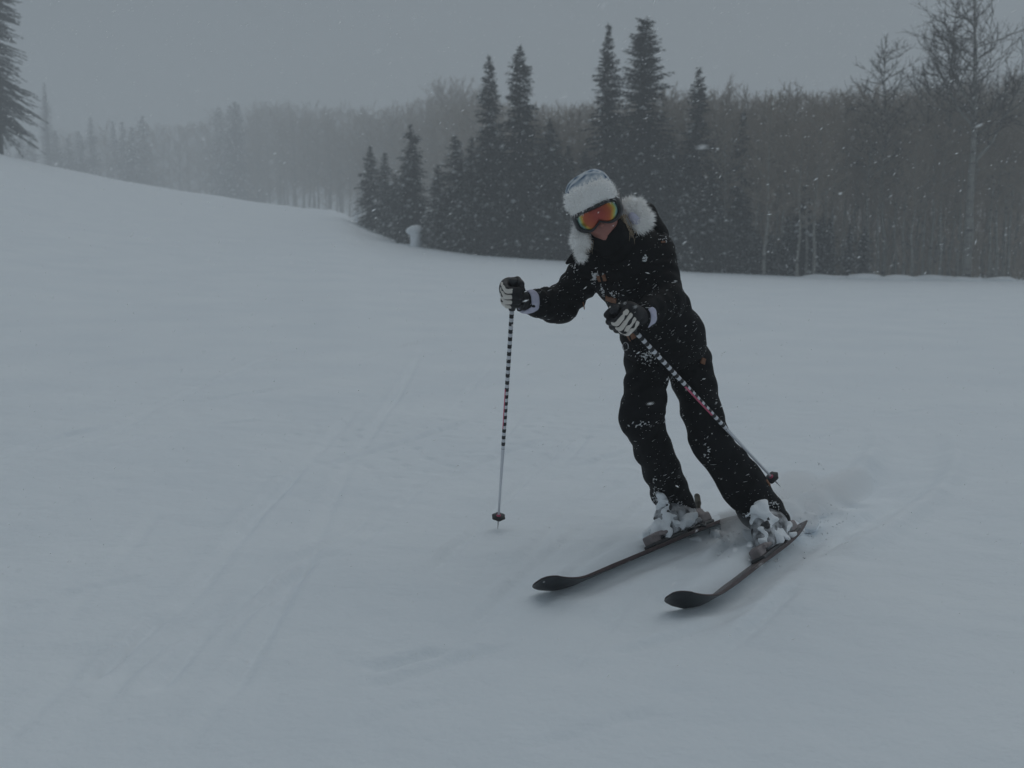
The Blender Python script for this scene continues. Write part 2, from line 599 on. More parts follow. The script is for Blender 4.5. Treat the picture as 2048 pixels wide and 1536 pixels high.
def spruce_meshes(seed, H, W, flat_top=False, dens=1.0, gap=0.0, snowy=0.10, start=None):
    r = np.random.default_rng(seed)
    A, B, C = [], [], []
    SA, SB, SC = [], [], []
    z = 0.10 * H * r.uniform(0.3, 0.8)
    z = z if start is None else start
    bulge = [r.uniform(0.75, 1.2) for _ in range(14)]
    while z < H * 0.995:
        q = z / H
        env = W * (1 - q) ** (0.50 if flat_top else 0.68)
        if flat_top:
            env = max(env, W * 0.20)
        env *= bulge[int(q * 13)]
        env = max(env, 0.13)
        nb = int(r.integers(6, 10))
        for k in range(nb):
            if r.random() < gap:
                continue
            a = r.random() * 2 * math.pi
            L = env * r.uniform(0.55, 1.12)
            slope = (-0.55 + 1.05 * q) + r.uniform(-0.18, 0.18)
            out = np.array([math.cos(a), math.sin(a), 0])
            side = np.array([-math.sin(a), math.cos(a), 0])
            nt_ = max(3, int(L / 0.055 * dens))
            for j in range(nt_):
                t = (j + r.random()) / nt_
                c = out * (L * t) + np.array([0, 0, z + slope * L * t - 0.12 * L * t * t])
                tl = (0.15 + 0.26 * (1 - t)) * min(1.0, 0.35 + L) * r.uniform(0.7, 1.3)
                sg = 1 if j % 2 else -1
                d = unit(out * r.uniform(0.35, 1.0) + side * sg * r.uniform(0.3, 1.0) + np.array([0, 0, r.uniform(-0.65, 0.1)]))
                wv = unit(np.cross(d, np.array([r.uniform(-.5, .5), r.uniform(-.5, .5), 1])))
                wd = 0.042 * r.uniform(0.8, 1.5)
                A.append(c - wv * wd)
                B.append(c + wv * wd)
                C.append(c + d * tl)
            if r.random() < snowy * (1.25 - q) and L > 0.3:
                # a pad of snow lying on the outer half of the branch
                t = r.uniform(0.5, 0.9)
                c = out * (L * t) + np.array([0, 0, z + slope * L * t - 0.12 * L * t * t + 0.04])
                ln_p, wd_p = r.uniform(0.12, 0.30), r.uniform(0.06, 0.17)
                down = np.array([0, 0, -1.0])
                p0 = c - out * ln_p * 0.5 + np.array([0, 0, 0.03])
                p1 = c + side * wd_p + down * r.uniform(0.02, 0.08)
                p2 = c + out * ln_p * 0.7 + down * r.uniform(0.08, 0.16)
                p3 = c - side * wd_p + down * r.uniform(0.02, 0.08)
                top_ = c + np.array([0, 0, 0.06])
                for a_, b_ in ((p0, p1), (p1, p2), (p2, p3), (p3, p0)):
                    SA.append(a_); SB.append(b_); SC.append(top_)
        z += r.uniform(0.09, 0.15) * (1.15 - 0.35 * q)
    # leader
    for k in range(10):
        a = r.random() * 6.28
        c = np.array([0, 0, H * r.uniform(0.955, 1.0)])
        A.append(c + np.array([math.cos(a), math.sin(a), 0]) * 0.03)
        B.append(c - np.array([math.cos(a), math.sin(a), 0]) * 0.03)
        C.append(c + np.array([math.cos(a) * .09, math.sin(a) * .09, 0.13]))
    crown = tri_cloud('spruce_crown', np.array(A), np.array(B), np.array(C), M_needle)
    snow = tri_cloud('spruce_snow', np.array(SA), np.array(SB), np.array(SC), M_flake) if SA else None
    sp = Soup()
    sp.tube([(0, 0, -0.8), (0, 0, 0.4 * H), (0, 0, H * 0.99)], [0.016 * H, 0.010 * H, 0.004], 7)
    trunk = sp.mesh('spruce_trunk', M_sprucebark)
    return trunk, crown, snow


def aspen_meshes(seed, H, spread=1.0, crown_from=0.42, nbranch=46, twig_w=0.012, twigs=16, forked=False, twigmat=None, tr=0.011, taper=0.6):
    r = np.random.default_rng(seed)
    tr_soup = Soup()
    lean = r.uniform(-0.035, 0.035, 2) * H
    wob = r.uniform(-0.10, 0.10, (7, 2))
    wob[0] = 0
    ks = np.linspace(0, 1, 7)
    tp = [np.array([lean[0] * k * k + wob[i, 0], lean[1] * k * k + wob[i, 1], -0.6 + (H * 0.90 + 0.6) * k]) for i, k in enumerate(ks)]
    tp = spline(tp, 3)
    rr = [tr * H * (1 - 0.93 * (i / (len(tp) - 1)) ** 0.9) for i in range(len(tp))]
    tr_soup.tube(tp, rr, 7)
    A, B, C = [], [], []

    def twig_spray(p, d, L, depth):
        """a branch as a thin bent chain of slivers with side twigs"""
        n = 4
        q = p.copy()
        dd = d.copy()
        for i in range(n):
            dd = unit(dd + r.normal(0, 0.16, 3) + np.array([0, 0, 0.10]))
            q2 = q + dd * L / n
            wv = unit(np.cross(dd, r.normal(0, 1, 3)))
            ww = twig_w * (1.7 if depth == 0 else 1.0) * (1.4 - i / n)
            A.append(q - wv * ww); B.append(q + wv * ww); C.append(q2 + dd * 0.02)
            wv2 = np.cross(dd, wv)
            A.append(q - wv2 * ww); B.append(q + wv2 * ww); C.append(q2 + dd * 0.02)
            if depth == 0:
                for _ in range(max(1, twigs // 4)):
                    t = r.random()
                    d2 = unit(dd * 0.8 + r.normal(0, 0.75, 3) + np.array([0, 0, 0.25]))
                    twig_spray(q + (q2 - q) * t, d2, L * r.uniform(0.18, 0.42), 1)
            q = q2

    for b in range(nbranch):
        f = crown_from + (1 - crown_from) * (b + r.random()) / nbranch
        i = min(int(f * (len(tp) - 1)), len(tp) - 2)
        p = tp[i] + (tp[i + 1] - tp[i]) * (f * (len(tp) - 1) - i)
        a = r.random() * 6.28
        g = (f - crown_from) / (1 - crown_from)
        L = spread * H * (0.07 + 0.11 * (1 - g) ** taper * min(1, 0.5 + 2.5 * g)) * r.uniform(0.6, 1.25)
        d = unit(np.array([math.cos(a), math.sin(a), r.uniform(0.2, 0.9)]))
        twig_spray(p, d, L, 0)
        if L > 0.10 * H * spread and r.random() < 0.5:
            tr_soup.tube([p, p + d * L * 0.35, p + d * L * 0.7 + np.array([0, 0, 0.05 * L])], [0.03, 0.02, 0.008], 4)
    if forked:
        for (f, a, up, L, th) in forked:
            i = int(f * (len(tp) - 1))
            p = tp[i]
            d = unit(np.array([math.cos(a), math.sin(a) * 0.6, up]))
            pts = [p, p + d * L * 0.3, p + unit(d + np.array([0, 0, 0.25])) * L * 0.65, p + unit(d + np.array([0, 0, 0.4])) * L]
            tr_soup.tube(pts, [th, th * 0.75, th * 0.5, th * 0.12], 6)
            for k in range(14):
                t = r.uniform(0.25, 1)
                j = min(int(t * 3), 2)
                q = pts[j] + (pts[j + 1] - pts[j]) * (t * 3 - j)
                twig_spray(q, unit(d + r.normal(0, 0.8, 3)), L * r.uniform(0.2, 0.45), 0)
    crown = tri_cloud('aspen_crown', np.array(A), np.array(B), np.array(C), twigmat or M_twig)
    trunk = tr_soup.mesh('aspen_trunk', M_aspen_dark if forked else M_aspen)
    return trunk, crown


def place_tree(kind, meshes, x, y, s, rz, label, cat, group=None, dz=0.0, sw=1.0):
    root = empty(kind, (x, y, gz(x, y) + dz))
    root.rotation_euler = (0, 0, rz)
    root.scale = (s * sw, s * sw, s)
    link('trunk', meshes[0], root)
    link('crown', meshes[1], root)
    if len(meshes) > 2 and meshes[2] is not None:
        link('branch_snow', meshes[2], root)['kind'] = 'stuff'
    tag(root, label, cat, group)
    return root


def x_at(px, d):
    return float((px - 1024) / FPX * d / 1.0)


def height_for(px, py, d):
    """tree height so that its tip shows at row py"""
    p = P(px, py, d)
    return p[2] - gz(p[0], d), p[0]


# prominent spruces: column, row of the tip, distance, half width of the lowest branches / height, label
SPRUCES = [
    (1290, 40, 45, 0.155, True, 'tall flat-topped spruce, the broadest of the four standing above the forest'),
    (1217, 46, 46, 0.120, False, 'tall slender pointed spruce growing beside the flat-topped spruce'),
    (1040, 92, 46, 0.175, False, 'tall pointed spruce with wide snowy skirts next to a thinner spire'),
    (978, 112, 48, 0.13, False, 'thin spire of a spruce pressed against a wider tall spruce'),
    (1398, 136, 46, 0.135, False, 'medium spruce with bent blunt tip standing apart from the tall pair'),
    (1487, 226, 45, 0.115, False, 'narrow dark spruce rising alone out of the bare aspens'),
    (822, 250, 53, 0.21, False, 'conical snowy spruce at the edge of the piste above the snow-capped stump'),
    (740, 292, 62, 0.23, False, 'hazy bushy spruce at the outer end of the spruce clump'),
    (1100, 240, 46, 0.21, False, 'shorter spruce with snow pads just beside the wide-skirted tall spruce'),
    (1437, 262, 47, 0.17, False, 'half-height spruce between the bent-tipped one and the narrow lone one'),
    (1610, 372, 42.5, 0.24, False, 'small dark spruce in front of the pale aspen trunks'),
]
for i, (px, py, d, wr, ft, lab) in enumerate(SPRUCES):
    H, x = height_for(px, py, d)
    ms = spruce_meshes(100 + i, H, wr * H * 1.32, ft, dens=1.35, gap=0.06, snowy=0.26)
    place_tree('spruce_tree', ms, x, d, 1.0, random.uniform(0, 6.28), lab, 'tree', 'named spruces')

var = [spruce_meshes(200 + i, 6.5, 6.5 * wr, False, dens=1.1, gap=0.06, snowy=0.42) for i, wr in enumerate((0.21, 0.25, 0.19, 0.28))]
rs = np.random.default_rng(31)
fill = []
for px in np.arange(760, 1660, 26):
    fill.append((px + rs.uniform(-12, 12), rs.uniform(300, 400) if px < 1450 else rs.uniform(400, 470), None))
for px in np.arange(900, 1420, 22):
    fill.append((px + rs.uniform(-10, 10), rs.uniform(255, 330), 3))
for px in (1480, 1540, 1570, 1640, 1660, 1700, 1730, 1590, 1510):
    fill.append((px, rs.uniform(430, 480), None))
for j, (px, py, add) in enumerate(fill):
    d = float(np.interp(px, _tx, _td)) + rs.uniform(0.8, 3.0) + (add or 0)
    H, x = height_for(px, py, d)
    place_tree('young_spruce', var[j % 4], x, d, H / 6.5, rs.uniform(0, 6.28),
               'short bushy snow-dusted spruce in the dense dark clump along the piste', 'tree', 'young spruces in the clump', sw=rs.uniform(1.1, 1.5))

# bare aspens: shared variants
avar = [aspen_meshes(300 + i, 12.0, spread=1.0 + 0.1 * (i % 3), crown_from=0.36 + 0.05 * (i % 3), nbranch=44, twig_w=0.014) for i in range(6)]
BIG = [
    (1976, -170, 41.0, 0.0145, [(0.42, 0.15, 1.2, 4.2, 0.085), (0.52, 2.9, 1.1, 3.6, 0.07), (0.55, 0.5, 0.7, 3.4, 0.06), (0.6, 3.6, 0.9, 3.0, 0.05), (0.70, 2.4, 0.9, 2.4, 0.045)],
     'big bare aspen with a forked crown and pale trunk, tallest at the wood edge'),
    (1912, -60, 46.0, 0.0125, [(0.5, 2.9, 1.2, 3.4, 0.06), (0.6, 0.3, 1.0, 3.0, 0.05), (0.66, 3.4, 0.8, 2.6, 0.04)],
     'dark bare aspen with twiggy crown just behind the big forked aspen'),
    (1788, 40, 44.0, 0.0105, [(0.66, 2.7, 1.2, 2.2, 0.04)], 'slim leaning bare aspen with a thin open crown above the thicket'),
]
for i, (px, py, d, tr_, fk, lab) in enumerate(BIG):
    H, x = height_for(px, py, d)
    ms = aspen_meshes(400 + i, H, spread=1.15, crown_from=0.42, nbranch=46, twig_w=0.013, forked=fk, tr=tr_, twigmat=M_darktwig, twigs=16)
    place_tree('aspen_tree', ms, x, d, 1.0, 0.0, lab, 'tree', 'tall aspens at the wood edge')

# pale trunks standing at the front of the wood
ra = np.random.default_rng(55)
for px in (1560, 1662, 1700, 1752, 1838, 1850, 1880, 1936, 1998, 2012, 2040, 2075, 2110, 2160, 1625, 1590, 1500, 1455, 1520, 1543, 1576, 1608, 1641, 1679, 1716, 1734, 1770, 1806, 1822, 1864, 1897, 1921, 1958, 2027):
    d = 41.0 + ra.uniform(0.5, 4.5)
    H, x = height_for(px, ra.uniform(150, 230), d)
    place_tree('aspen_tree', avar[int(ra.integers(6))], x, d, H / 12, ra.uniform(0, 6.28),
               'bare pale-trunked aspen at the front edge of the leafless wood', 'tree', 'front aspens')
# the thicket behind, receding to the left and fading
n_th = 0
for layer, (px0, px1, step, dd, jit, rows) in enumerate([
        (1060, 2230, 22, 8, 3, (165, 225)), (1040, 2230, 19, 16, 4, (150, 200)), (1000, 2230, 44, 28, 6, (140, 195))]):
    for px in np.arange(px0, px1, step):
        px = px + ra.uniform(-9, 9)
        d = float(np.interp(px, _tx, _td)) + dd + ra.uniform(-jit, jit)
        top = ra.uniform(*rows) + (30 if px < 1250 else 0) - 20 * max(0, (px - 1700) / 400)
        H, x = height_for(px, top, d)
        place_tree('aspen_tree', avar[int(ra.integers(6))], x, d, H / 12, ra.uniform(0, 6.28),
                   'bare grey aspen crowded among others in the thicket behind the spruces', 'tree', 'thicket aspens', sw=ra.uniform(1.0, 1.35))
        n_th += 1
# left: the wood runs away from the camera behind the crest
for layer in range(3):
    for px in np.arange(505, 1010, 20 if layer else 16):
        px = px + ra.uniform(-8, 8)
        t = (1010 - px) / 505
        d = 76 + layer * 24 + 140 * t + ra.uniform(-5, 5)
        top = np.interp(px, [500, 560, 640, 760, 850, 880, 920, 1000], [198, 188, 200, 202, 188, 138, 146, 185]) + ra.uniform(-8, 16)
        if layer == 0:
            top += ra.uniform(0, 40)
        H, x = height_for(px, top, d)
        place_tree('aspen_tree', avar[int(ra.integers(6))], x, d, H / 12, ra.uniform(0, 6.28),
                   'hazy bare aspen in the row fading away behind the crest of the slope', 'tree', 'fading aspens behind the crest', sw=ra.uniform(0.9, 1.2))
for px in list(np.arange(120, 520, 13)):
    px = px + ra.uniform(-9, 9)
    d = 245 + ra.uniform(-25, 15)
    top = np.interp(px, [60, 200, 330, 420, 500], [258, 246, 234, 220, 198]) + ra.uniform(-12, 14)
    H, x = height_for(px, top, d)
    if ra.random() < 0.3:
        place_tree('far_spruce', var[int(ra.integers(4))], x, d, H / 6.5, ra.uniform(0, 6.28),
                   'faint spruce half lost in the falling snow beyond the crest', 'tree', 'faint far spruces', sw=0.8)
    else:
        place_tree('aspen_tree', avar[int(ra.integers(6))], x, d, H / 12, ra.uniform(0, 6.28),
                   'faint aspen half lost in the falling snow beyond the crest', 'tree', 'faint far aspens')
# single far spruce and the dark tree at the frame edge
H, x = height_for(88, 163, 205)
place_tree('far_spruce', spruce_meshes(501, H, 0.11 * H, False, dens=0.8, gap=0.1, snowy=0.05), x, 205, 1.0, 0.4,
           'tall thin ghostly spruce standing alone in the haze beyond the crest', 'tree')
for px, py in ((60, 268), (110, 262), (135, 275), (165, 285), (40, 275), (15, 282), (-20, 275)):
    H, x = height_for(px, py, 215)
    place_tree('far_spruce', var[int(ra.integers(4))], x, 215, H / 6.5, ra.uniform(0, 6.28),
               'faint spruce half lost in the falling snow beyond the crest', 'tree', 'faint far spruces')
H, x = height_for(-12, -420, 69)
ms = spruce_meshes(777, H, 2.75, False, dens=1.9, gap=0.0, snowy=0.0, start=2.1)
place_tree('conifer_tree', ms, P(-14, 150, 69)[0], 69, 1.0, 0.0, 'tall dark ragged conifer rising alone from the crest of the slope', 'tree')

# woods too far and dense to tell trees apart
def far_wood():
    r = np.random.default_rng(900)
    A, B, C = [], [], []
    n = 34000
    pxs = r.uniform(40, 2400, n)
    ts = np.clip((1010 - pxs) / 505, 0, 1.25)
    ds = np.interp(pxs, _tx, _td) * np.maximum(0, 1 - ts) + 200 * ts + 44 + r.uniform(-12, 14, n)
    tops = np.interp(pxs, [40, 200, 420, 500, 560, 640, 760, 850, 1000, 1060, 1300, 1700, 2000, 2500],
                     [278, 264, 238, 208, 196, 212, 212, 198, 196, 205, 195, 175, 150, 130])
    xs = (pxs - 1024) / FPX * ds
    zgs = ground(xs, ds)
    for i in range(n):
        px, d, x, top, zg = pxs[i], ds[i], xs[i], tops[i], zgs[i]
        zt = P(px, top, d)[2]
        q = r.random() ** 0.75
        z = zg + (zt - zg) * min(1.0, q * r.uniform(0.9, 1.06))
        if i % 7 == 0:
            L = r.uniform(1.5, 4)
            a = np.array([r.uniform(-.05, .05), 0, 1])
            ww = 0.07
        else:
            L = r.uniform(0.5, 1.3)
            a = unit([r.normal(0, 0.7), r.normal(0, 0.5), 0.75])
            ww = r.uniform(0.02, 0.05)
        c = np.array([x, d, min(z, zt - L * 0.9) - 0.2])
        A.append(c - np.array([ww, 0, 0])); B.append(c + np.array([ww, 0.02, 0])); C.append(c + np.array(a) * L)
    o = link('far_wood', tri_cloud('far_wood', np.array(A), np.array(B), np.array(C), M_twig))
    tag(o, 'leafless distant wood reading as one grey-brown mass behind the aspens', 'wood', kind='stuff')


far_wood()


def undergrowth():
    r = np.random.default_rng(905)
    n = 16000
    A, B, C = [], [], []
    pxs = r.uniform(760, 2300, n)
    ds = np.interp(pxs, _tx, _td) + 2.5 + 22 * r.random(n) ** 0.8
    xs = (pxs - 1024) / FPX * ds
    m = pxs < 1010                      # towards the crest the thicket lies much farther off
    pxs[m] = r.uniform(470, 1010, m.sum())
    ds[m] = 80 + 140 * (1010 - pxs[m]) / 505 + r.uniform(-4, 40, m.sum())
    xs = (pxs - 1024) / FPX * ds
    zs = ground(xs, ds) + np.where(m, 9.0, 3.4) * r.random(n) ** 1.3
    for x, d, z in zip(xs, ds, zs):
        a = unit([r.normal(0, 0.5), r.normal(0, 0.5), 0.9])
        ww = r.uniform(0.02, 0.06)
        c = np.array([x, d, z - 0.25])
        s0 = np.array([ww, r.uniform(-ww, ww), 0])
        A.append(c - s0); B.append(c + s0); C.append(c + a * r.uniform(0.5, 1.4))
    o = link('undergrowth', tri_cloud('undergrowth', np.array(A), np.array(B), np.array(C), M_twig))
    tag(o, 'tangled leafless undergrowth between the trunks of the wood', 'undergrowth', kind='stuff')


undergrowth()


# ------------------------------------------------------------------ distance-field modeller
class Field:
    def __init__(s, lo, hi, h):
        s.lo, s.h = np.asarray(lo, float), h
        s.n = np.ceil((np.asarray(hi, float) - s.lo) / h).astype(int) + 1
        s.F = np.full(tuple(s.n), 1.0, np.float32)

    def _box(s, lo, hi):
        a = np.clip(np.floor((np.asarray(lo) - s.lo) / s.h).astype(int), 0, s.n - 1)
        b = np.clip(np.ceil((np.asarray(hi) - s.lo) / s.h).astype(int) + 1, 1, s.n)
        sl = tuple(slice(int(a[i]), int(max(b[i], a[i] + 1))) for i in range(3))
        ax = [s.lo[i] + s.h * np.arange(sl[i].start, sl[i].stop, dtype=np.float32) for i in range(3)]
        X, Y, Z = np.meshgrid(*[q.astype(np.float32) for q in ax], indexing='ij')
        return sl, X, Y, Z

    def _merge(s, sl, d, k, op='u'):
        a = s.F[sl]
        if op == 'u':
            hh = np.maximum(k - np.abs(a - d), 0) / k
            s.F[sl] = np.minimum(a, d) - hh * hh * k * 0.25
        else:   # subtract
            d = -d
            hh = np.maximum(k - np.abs(a - d), 0) / k
            s.F[sl] = np.maximum(a, d) + hh * hh * k * 0.25

    def cone(s, A, B, ra, rb, k=0.02, op='u', wr=None, flat=None):
        """tapered limb from A to B; wr = (amplitude, number of folds, phase); flat = (axis, factor)"""
        A, B = np.asarray(A, float), np.asarray(B, float)
        m = max(ra, rb) + k + 0.03
        sl, X, Y, Z = s._box(np.minimum(A, B) - m, np.maximum(A, B) + m)
        ab = B - A
        L2 = float(ab @ ab) + 1e-12
        px, py, pz = X - A[0], Y - A[1], Z - A[2]
        t = np.clip((px * ab[0] + py * ab[1] + pz * ab[2]) / L2, 0, 1)
        dx, dy, dz_ = px - t * ab[0], py - t * ab[1], pz - t * ab[2]
        if flat is not None:
            n_, fct = np.asarray(flat[0], float), flat[1]
            c = dx * n_[0] + dy * n_[1] + dz_ * n_[2]
            e = c * (1 / fct - 1)
            dx, dy, dz_ = dx + e * n_[0], dy + e * n_[1], dz_ + e * n_[2]
        r_ = ra + (rb - ra) * t
        if wr is not None:
            u = unit(ab)
            p_ = np.cross(u, [0.3, 1, 0.2])
            p_ = unit(p_)
            q_ = np.cross(u, p_)
            ang = np.arctan2(dx * p_[0] + dy * p_[1] + dz_ * p_[2], dx * q_[0] + dy * q_[1] + dz_ * q_[2])
            ph = 2 * math.pi * wr[1] * t + wr[2] + 1.3 * np.sin(ang + wr[2]) + 0.6 * np.sin(2 * ang)
            r_ = r_ + wr[0] * np.sin(ph) * (0.6 + 0.4 * np.sin(ang * 1.0 + 2 * wr[2]))
        d = np.sqrt(dx * dx + dy * dy + dz_ * dz_) - r_
        s._merge(sl, d, k, op)

    def ell(s, c, axes, rad, k=0.02, op='u'):
        """ellipsoid; axes = three unit vectors"""
        c = np.asarray(c, float)
        m = max(rad) + k + 0.02
        sl, X, Y, Z = s._box(c - m, c + m)
        q = 0
        for a, r_ in zip(axes, rad):
            q = q + ((((X - c[0]) * a[0] + (Y - c[1]) * a[1] + (Z - c[2]) * a[2]) / r_) ** 2)
        q = np.sqrt(q)
        s._merge(sl, (q - 1) * min(rad), k, op)

    def box(s, c, axes, half, rnd=0.004, k=0.004, op='u'):
        c = np.asarray(c, float)
        m = np.linalg.norm(half) + rnd + k + 0.01
        sl, X, Y, Z = s._box(c - m, c + m)
        o2, ins = 0, -1e9
        for a, h_ in zip(axes, half):
            e = np.abs((X - c[0]) * a[0] + (Y - c[1]) * a[1] + (Z - c[2]) * a[2]) - (h_ - rnd)
            o2 = o2 + np.maximum(e, 0) ** 2
            ins = np.maximum(ins, e)
        s._merge(sl, np.sqrt(o2) + np.minimum(ins, 0) - rnd, k, op)

    def cut(s, p, n, k=0.008):
        """remove everything on the side n points to"""
        sl, X, Y, Z = s._box(s.lo, s.lo + s.h * s.n)
        d = (X - p[0]) * n[0] + (Y - p[1]) * n[1] + (Z - p[2]) * n[2]
        a = s.F
        hh = np.maximum(k - np.abs(a - d), 0) / k
        s.F = (np.maximum(a, d) + hh * hh * k * 0.25).astype(np.float32)

    def noise(s, amp, kmin, kmax, n=8, seed=0, stretch=(1, 1, 1)):
        r = np.random.default_rng(seed)
        sl, X, Y, Z = s._box(s.lo, s.lo + s.h * s.n)
        m = np.abs(s.F) < 0.06 + 3 * amp
        x, y, z = X[m], Y[m], Z[m]
        o = np.zeros(x.shape, np.float32)
        for i in range(n):
            k = kmin * (kmax / kmin) ** r.random()
            v = unit(r.normal(0, 1, 3) * np.asarray(stretch)) * k
            o += np.sin(x * v[0] + y * v[1] + z * v[2] + r.random() * 6.28 + 0.8 * np.sin(k * 0.5 * (y + z) + i))
        s.F[m] += amp * o / math.sqrt(n)

    def arrays(s):
        F, h = s.F, s.h
        sg = F < 0
        nx_, ny_, nz_ = np.array(F.shape) - 1
        cnt = np.zeros((nx_, ny_, nz_), np.int8)
        for i in (0, 1):
            for j in (0, 1):
                for k in (0, 1):
                    cnt += sg[i:i + nx_, j:j + ny_, k:k + nz_]
        act = (cnt > 0) & (cnt < 8)
        ci = np.argwhere(act)
        if len(ci) == 0:
            return np.zeros((0, 3)), np.zeros((0, 4), int)
        vid = np.full(act.shape, -1, np.int64)
        vid[act] = np.arange(len(ci))
        acc = np.zeros((len(ci), 3))
        num = np.zeros(len(ci))
        corners = [(0, 0, 0), (1, 0, 0), (0, 1, 0), (1, 1, 0), (0, 0, 1), (1, 0, 1), (0, 1, 1), (1, 1, 1)]
        for a in range(8):
            for b in range(a + 1, 8):
                ca, cb = np.array(corners[a]), np.array(corners[b])
                if np.abs(ca - cb).sum() != 1:
                    continue
                fa = F[tuple((ci + ca).T)]
                fb = F[tuple((ci + cb).T)]
                m = (fa < 0) != (fb < 0)
                t = np.where(m, fa / np.where(fa == fb, 1, fa - fb), 0)
                acc += np.where(m[:, None], ca + (cb - ca) * t[:, None], 0)
                num += m
        V = s.lo + h * (ci + acc / num[:, None])
        Q = []
        for ax in range(3):
            sh = [slice(None)] * 3
            s0, s1 = list(sh), list(sh)
            s0[ax], s1[ax] = slice(0, -1), slice(1, None)
            ch = sg[tuple(s0)] != sg[tuple(s1)]
            e = np.argwhere(ch)
            u, v = (ax + 1) % 3, (ax + 2) % 3
            ok = (e[:, u] > 0) & (e[:, v] > 0) & (e[:, u] < act.shape[u]) & (e[:, v] < act.shape[v])
            e = e[ok]
            inside_first = sg[tuple(e.T)]

            def vv(du, dv):
                c = e.copy()
                c[:, u] += du
                c[:, v] += dv
                return vid[tuple(c.T)]
            q = np.stack([vv(-1, -1), vv(0, -1), vv(0, 0), vv(-1, 0)], 1)
            q[~inside_first] = q[~inside_first][:, ::-1]
            Q.append(q)
        Q = np.concatenate(Q)
        Q = Q[(Q >= 0).all(1)]
        return V, Q

    def mesh(s, name, material):
        V, Q = s.arrays()
        return make_mesh(name, V, Q, material)


def bvh_of(me):
    n = len(me.vertices)
    co = np.empty(n * 3, np.float32)
    me.vertices.foreach_get('co', co)
    return BVHTree.FromPolygons([tuple(c) for c in co.reshape(-1, 3)], [tuple(p.vertices) for p in me.polygons])


CAMV = Vector((0, 0, CAM_H))


def hit(bvh, px, py):
    """where the line of sight through a pixel touches a garment: position and normal"""
    d = (Vector(P(px, py, 4.0)) - CAMV).normalized()
    loc, nrm, _, _ = bvh.ray_cast(CAMV, d)
    return (np.array(loc), np.array(nrm)) if loc is not None else (None, None)


# ------------------------------------------------------------------ the skier
# joints: photograph pixel and depth; depth follows from the boots on the snow and limb lengths
J = {
    'pelvis': P(1334, 688, 4.24), 'waist': P(1305, 628, 4.18), 'chest': P(1262, 545, 4.10), 'neck': P(1240, 487, 4.06),
    'sh_r': P(1188, 528, 4.08), 'sh_l': P(1306, 505, 4.10),
    'el_r': P(1120, 612, 4.12), 'wr_r': P(1050, 603, 3.99),
    'el_l': P(1336, 600, 3.98), 'wr_l': P(1284, 634, 3.80),
    'hip_r': P(1298, 715, 4.24), 'hip_l': P(1374, 722, 4.28),
    'kn_r': P(1284, 836, 4.08), 'kn_l': P(1422, 884, 4.12),
    'an_r': P(1356, 1012, 4.33), 'an_l': P(1532, 1030, 4.22),
}
base = np.array([0.93, 4.3, 0.0])
person = empty('person', base)
tag(person, 'person in black ski suit, white fur trapper hat and mirrored goggles leaning into a turn', 'person')

# head frame: r = towards the picture's right, f = face direction, u = crown
hr = unit([0.90, -0.16, 0.40])
hf = np.array([-0.22, -0.92, -0.30])
hf = unit(hf - hr * (hf @ hr))
hu = np.cross(hf, hr)
EYE = P(1196, 432, 3.88)
HEAD = EYE - hf * 0.088


def hp(a, b, c):
    """point in the head frame: right, up, forward of the head centre"""
    return HEAD + hr * a + hu * b + hf * c


HX = (hr, hu, hf)
lo_all, hi_all = np.array([-0.15, 3.45, -0.05]), np.array([1.40, 4.65, 1.75])

# body: one continuous surface under the clothes; only the lower face shows
body = Field(lo_all, hi_all, 0.0085)
body.ell(hp(0, 0.03, 0.0), HX, (0.074, 0.105, 0.092), 0.03)
body.ell(hp(0, -0.06, 0.025), HX, (0.054, 0.058, 0.062), 0.03)
body.ell(hp(0, -0.098, 0.060), HX, (0.024, 0.018, 0.022), 0.02)
body.cone(hp(0, -0.008, 0.088), hp(0, -0.034, 0.104), 0.007, 0.013, 0.012)
body.ell(hp(0.036, -0.040, 0.062), HX, (0.022, 0.02, 0.018), 0.02)
body.ell(hp(-0.036, -0.040, 0.062), HX, (0.022, 0.02, 0.018), 0.02)
body.ell(hp(0, -0.066, 0.084), HX, (0.026, 0.008, 0.010), 0.008)
for sx_ in (-1, 1):
    body.ell(hp(0.074 * sx_, -0.005, -0.01), HX, (0.010, 0.028, 0.018), 0.008)
body.cone(hp(0, -0.06, -0.02), J['neck'], 0.05, 0.052, 0.03)
tor = [(J['neck'], J['chest'], 0.06, 0.088), (J['chest'], J['waist'], 0.088, 0.080), (J['waist'], J['pelvis'], 0.080, 0.09)]
for a, b, ra_, rb_ in tor:
    body.cone(a, b, ra_, rb_, 0.04)
for s_ in ('r', 'l'):
    body.cone(J['neck'], J['sh_' + s_], 0.05, 0.05, 0.03)
    body.cone(J['sh_' + s_], J['el_' + s_], 0.048, 0.038, 0.03)
    body.cone(J['el_' + s_], J['wr_' + s_], 0.038, 0.028, 0.02)
    body.cone(J['pelvis'], J['hip_' + s_], 0.085, 0.07, 0.04)
    body.cone(J['hip_' + s_], J['kn_' + s_], 0.068, 0.052, 0.03)
    body.cone(J['kn_' + s_], J['an_' + s_], 0.054, 0.040, 0.02)

# hands: frames on the pole grips
POLE_R_TIP = G(996, 1053)
HAND_R = P(1026, 586, 3.94)
POLE_L_TIP = P(1556, 968, 4.235)
HAND_L = P(1246, 637, 3.745)


def hand_frame(hand, tip, fwd):
    z = unit(hand - tip)
    y = np.asarray(fwd, float)
    y = unit(y - z * (y @ z))
    x = np.cross(y, z)
    return x, y, z


FR = hand_frame(HAND_R, POLE_R_TIP, (0.02, -1.0, 0))
FL = hand_frame(HAND_L, POLE_L_TIP, (-0.62, -0.55, -0.50))


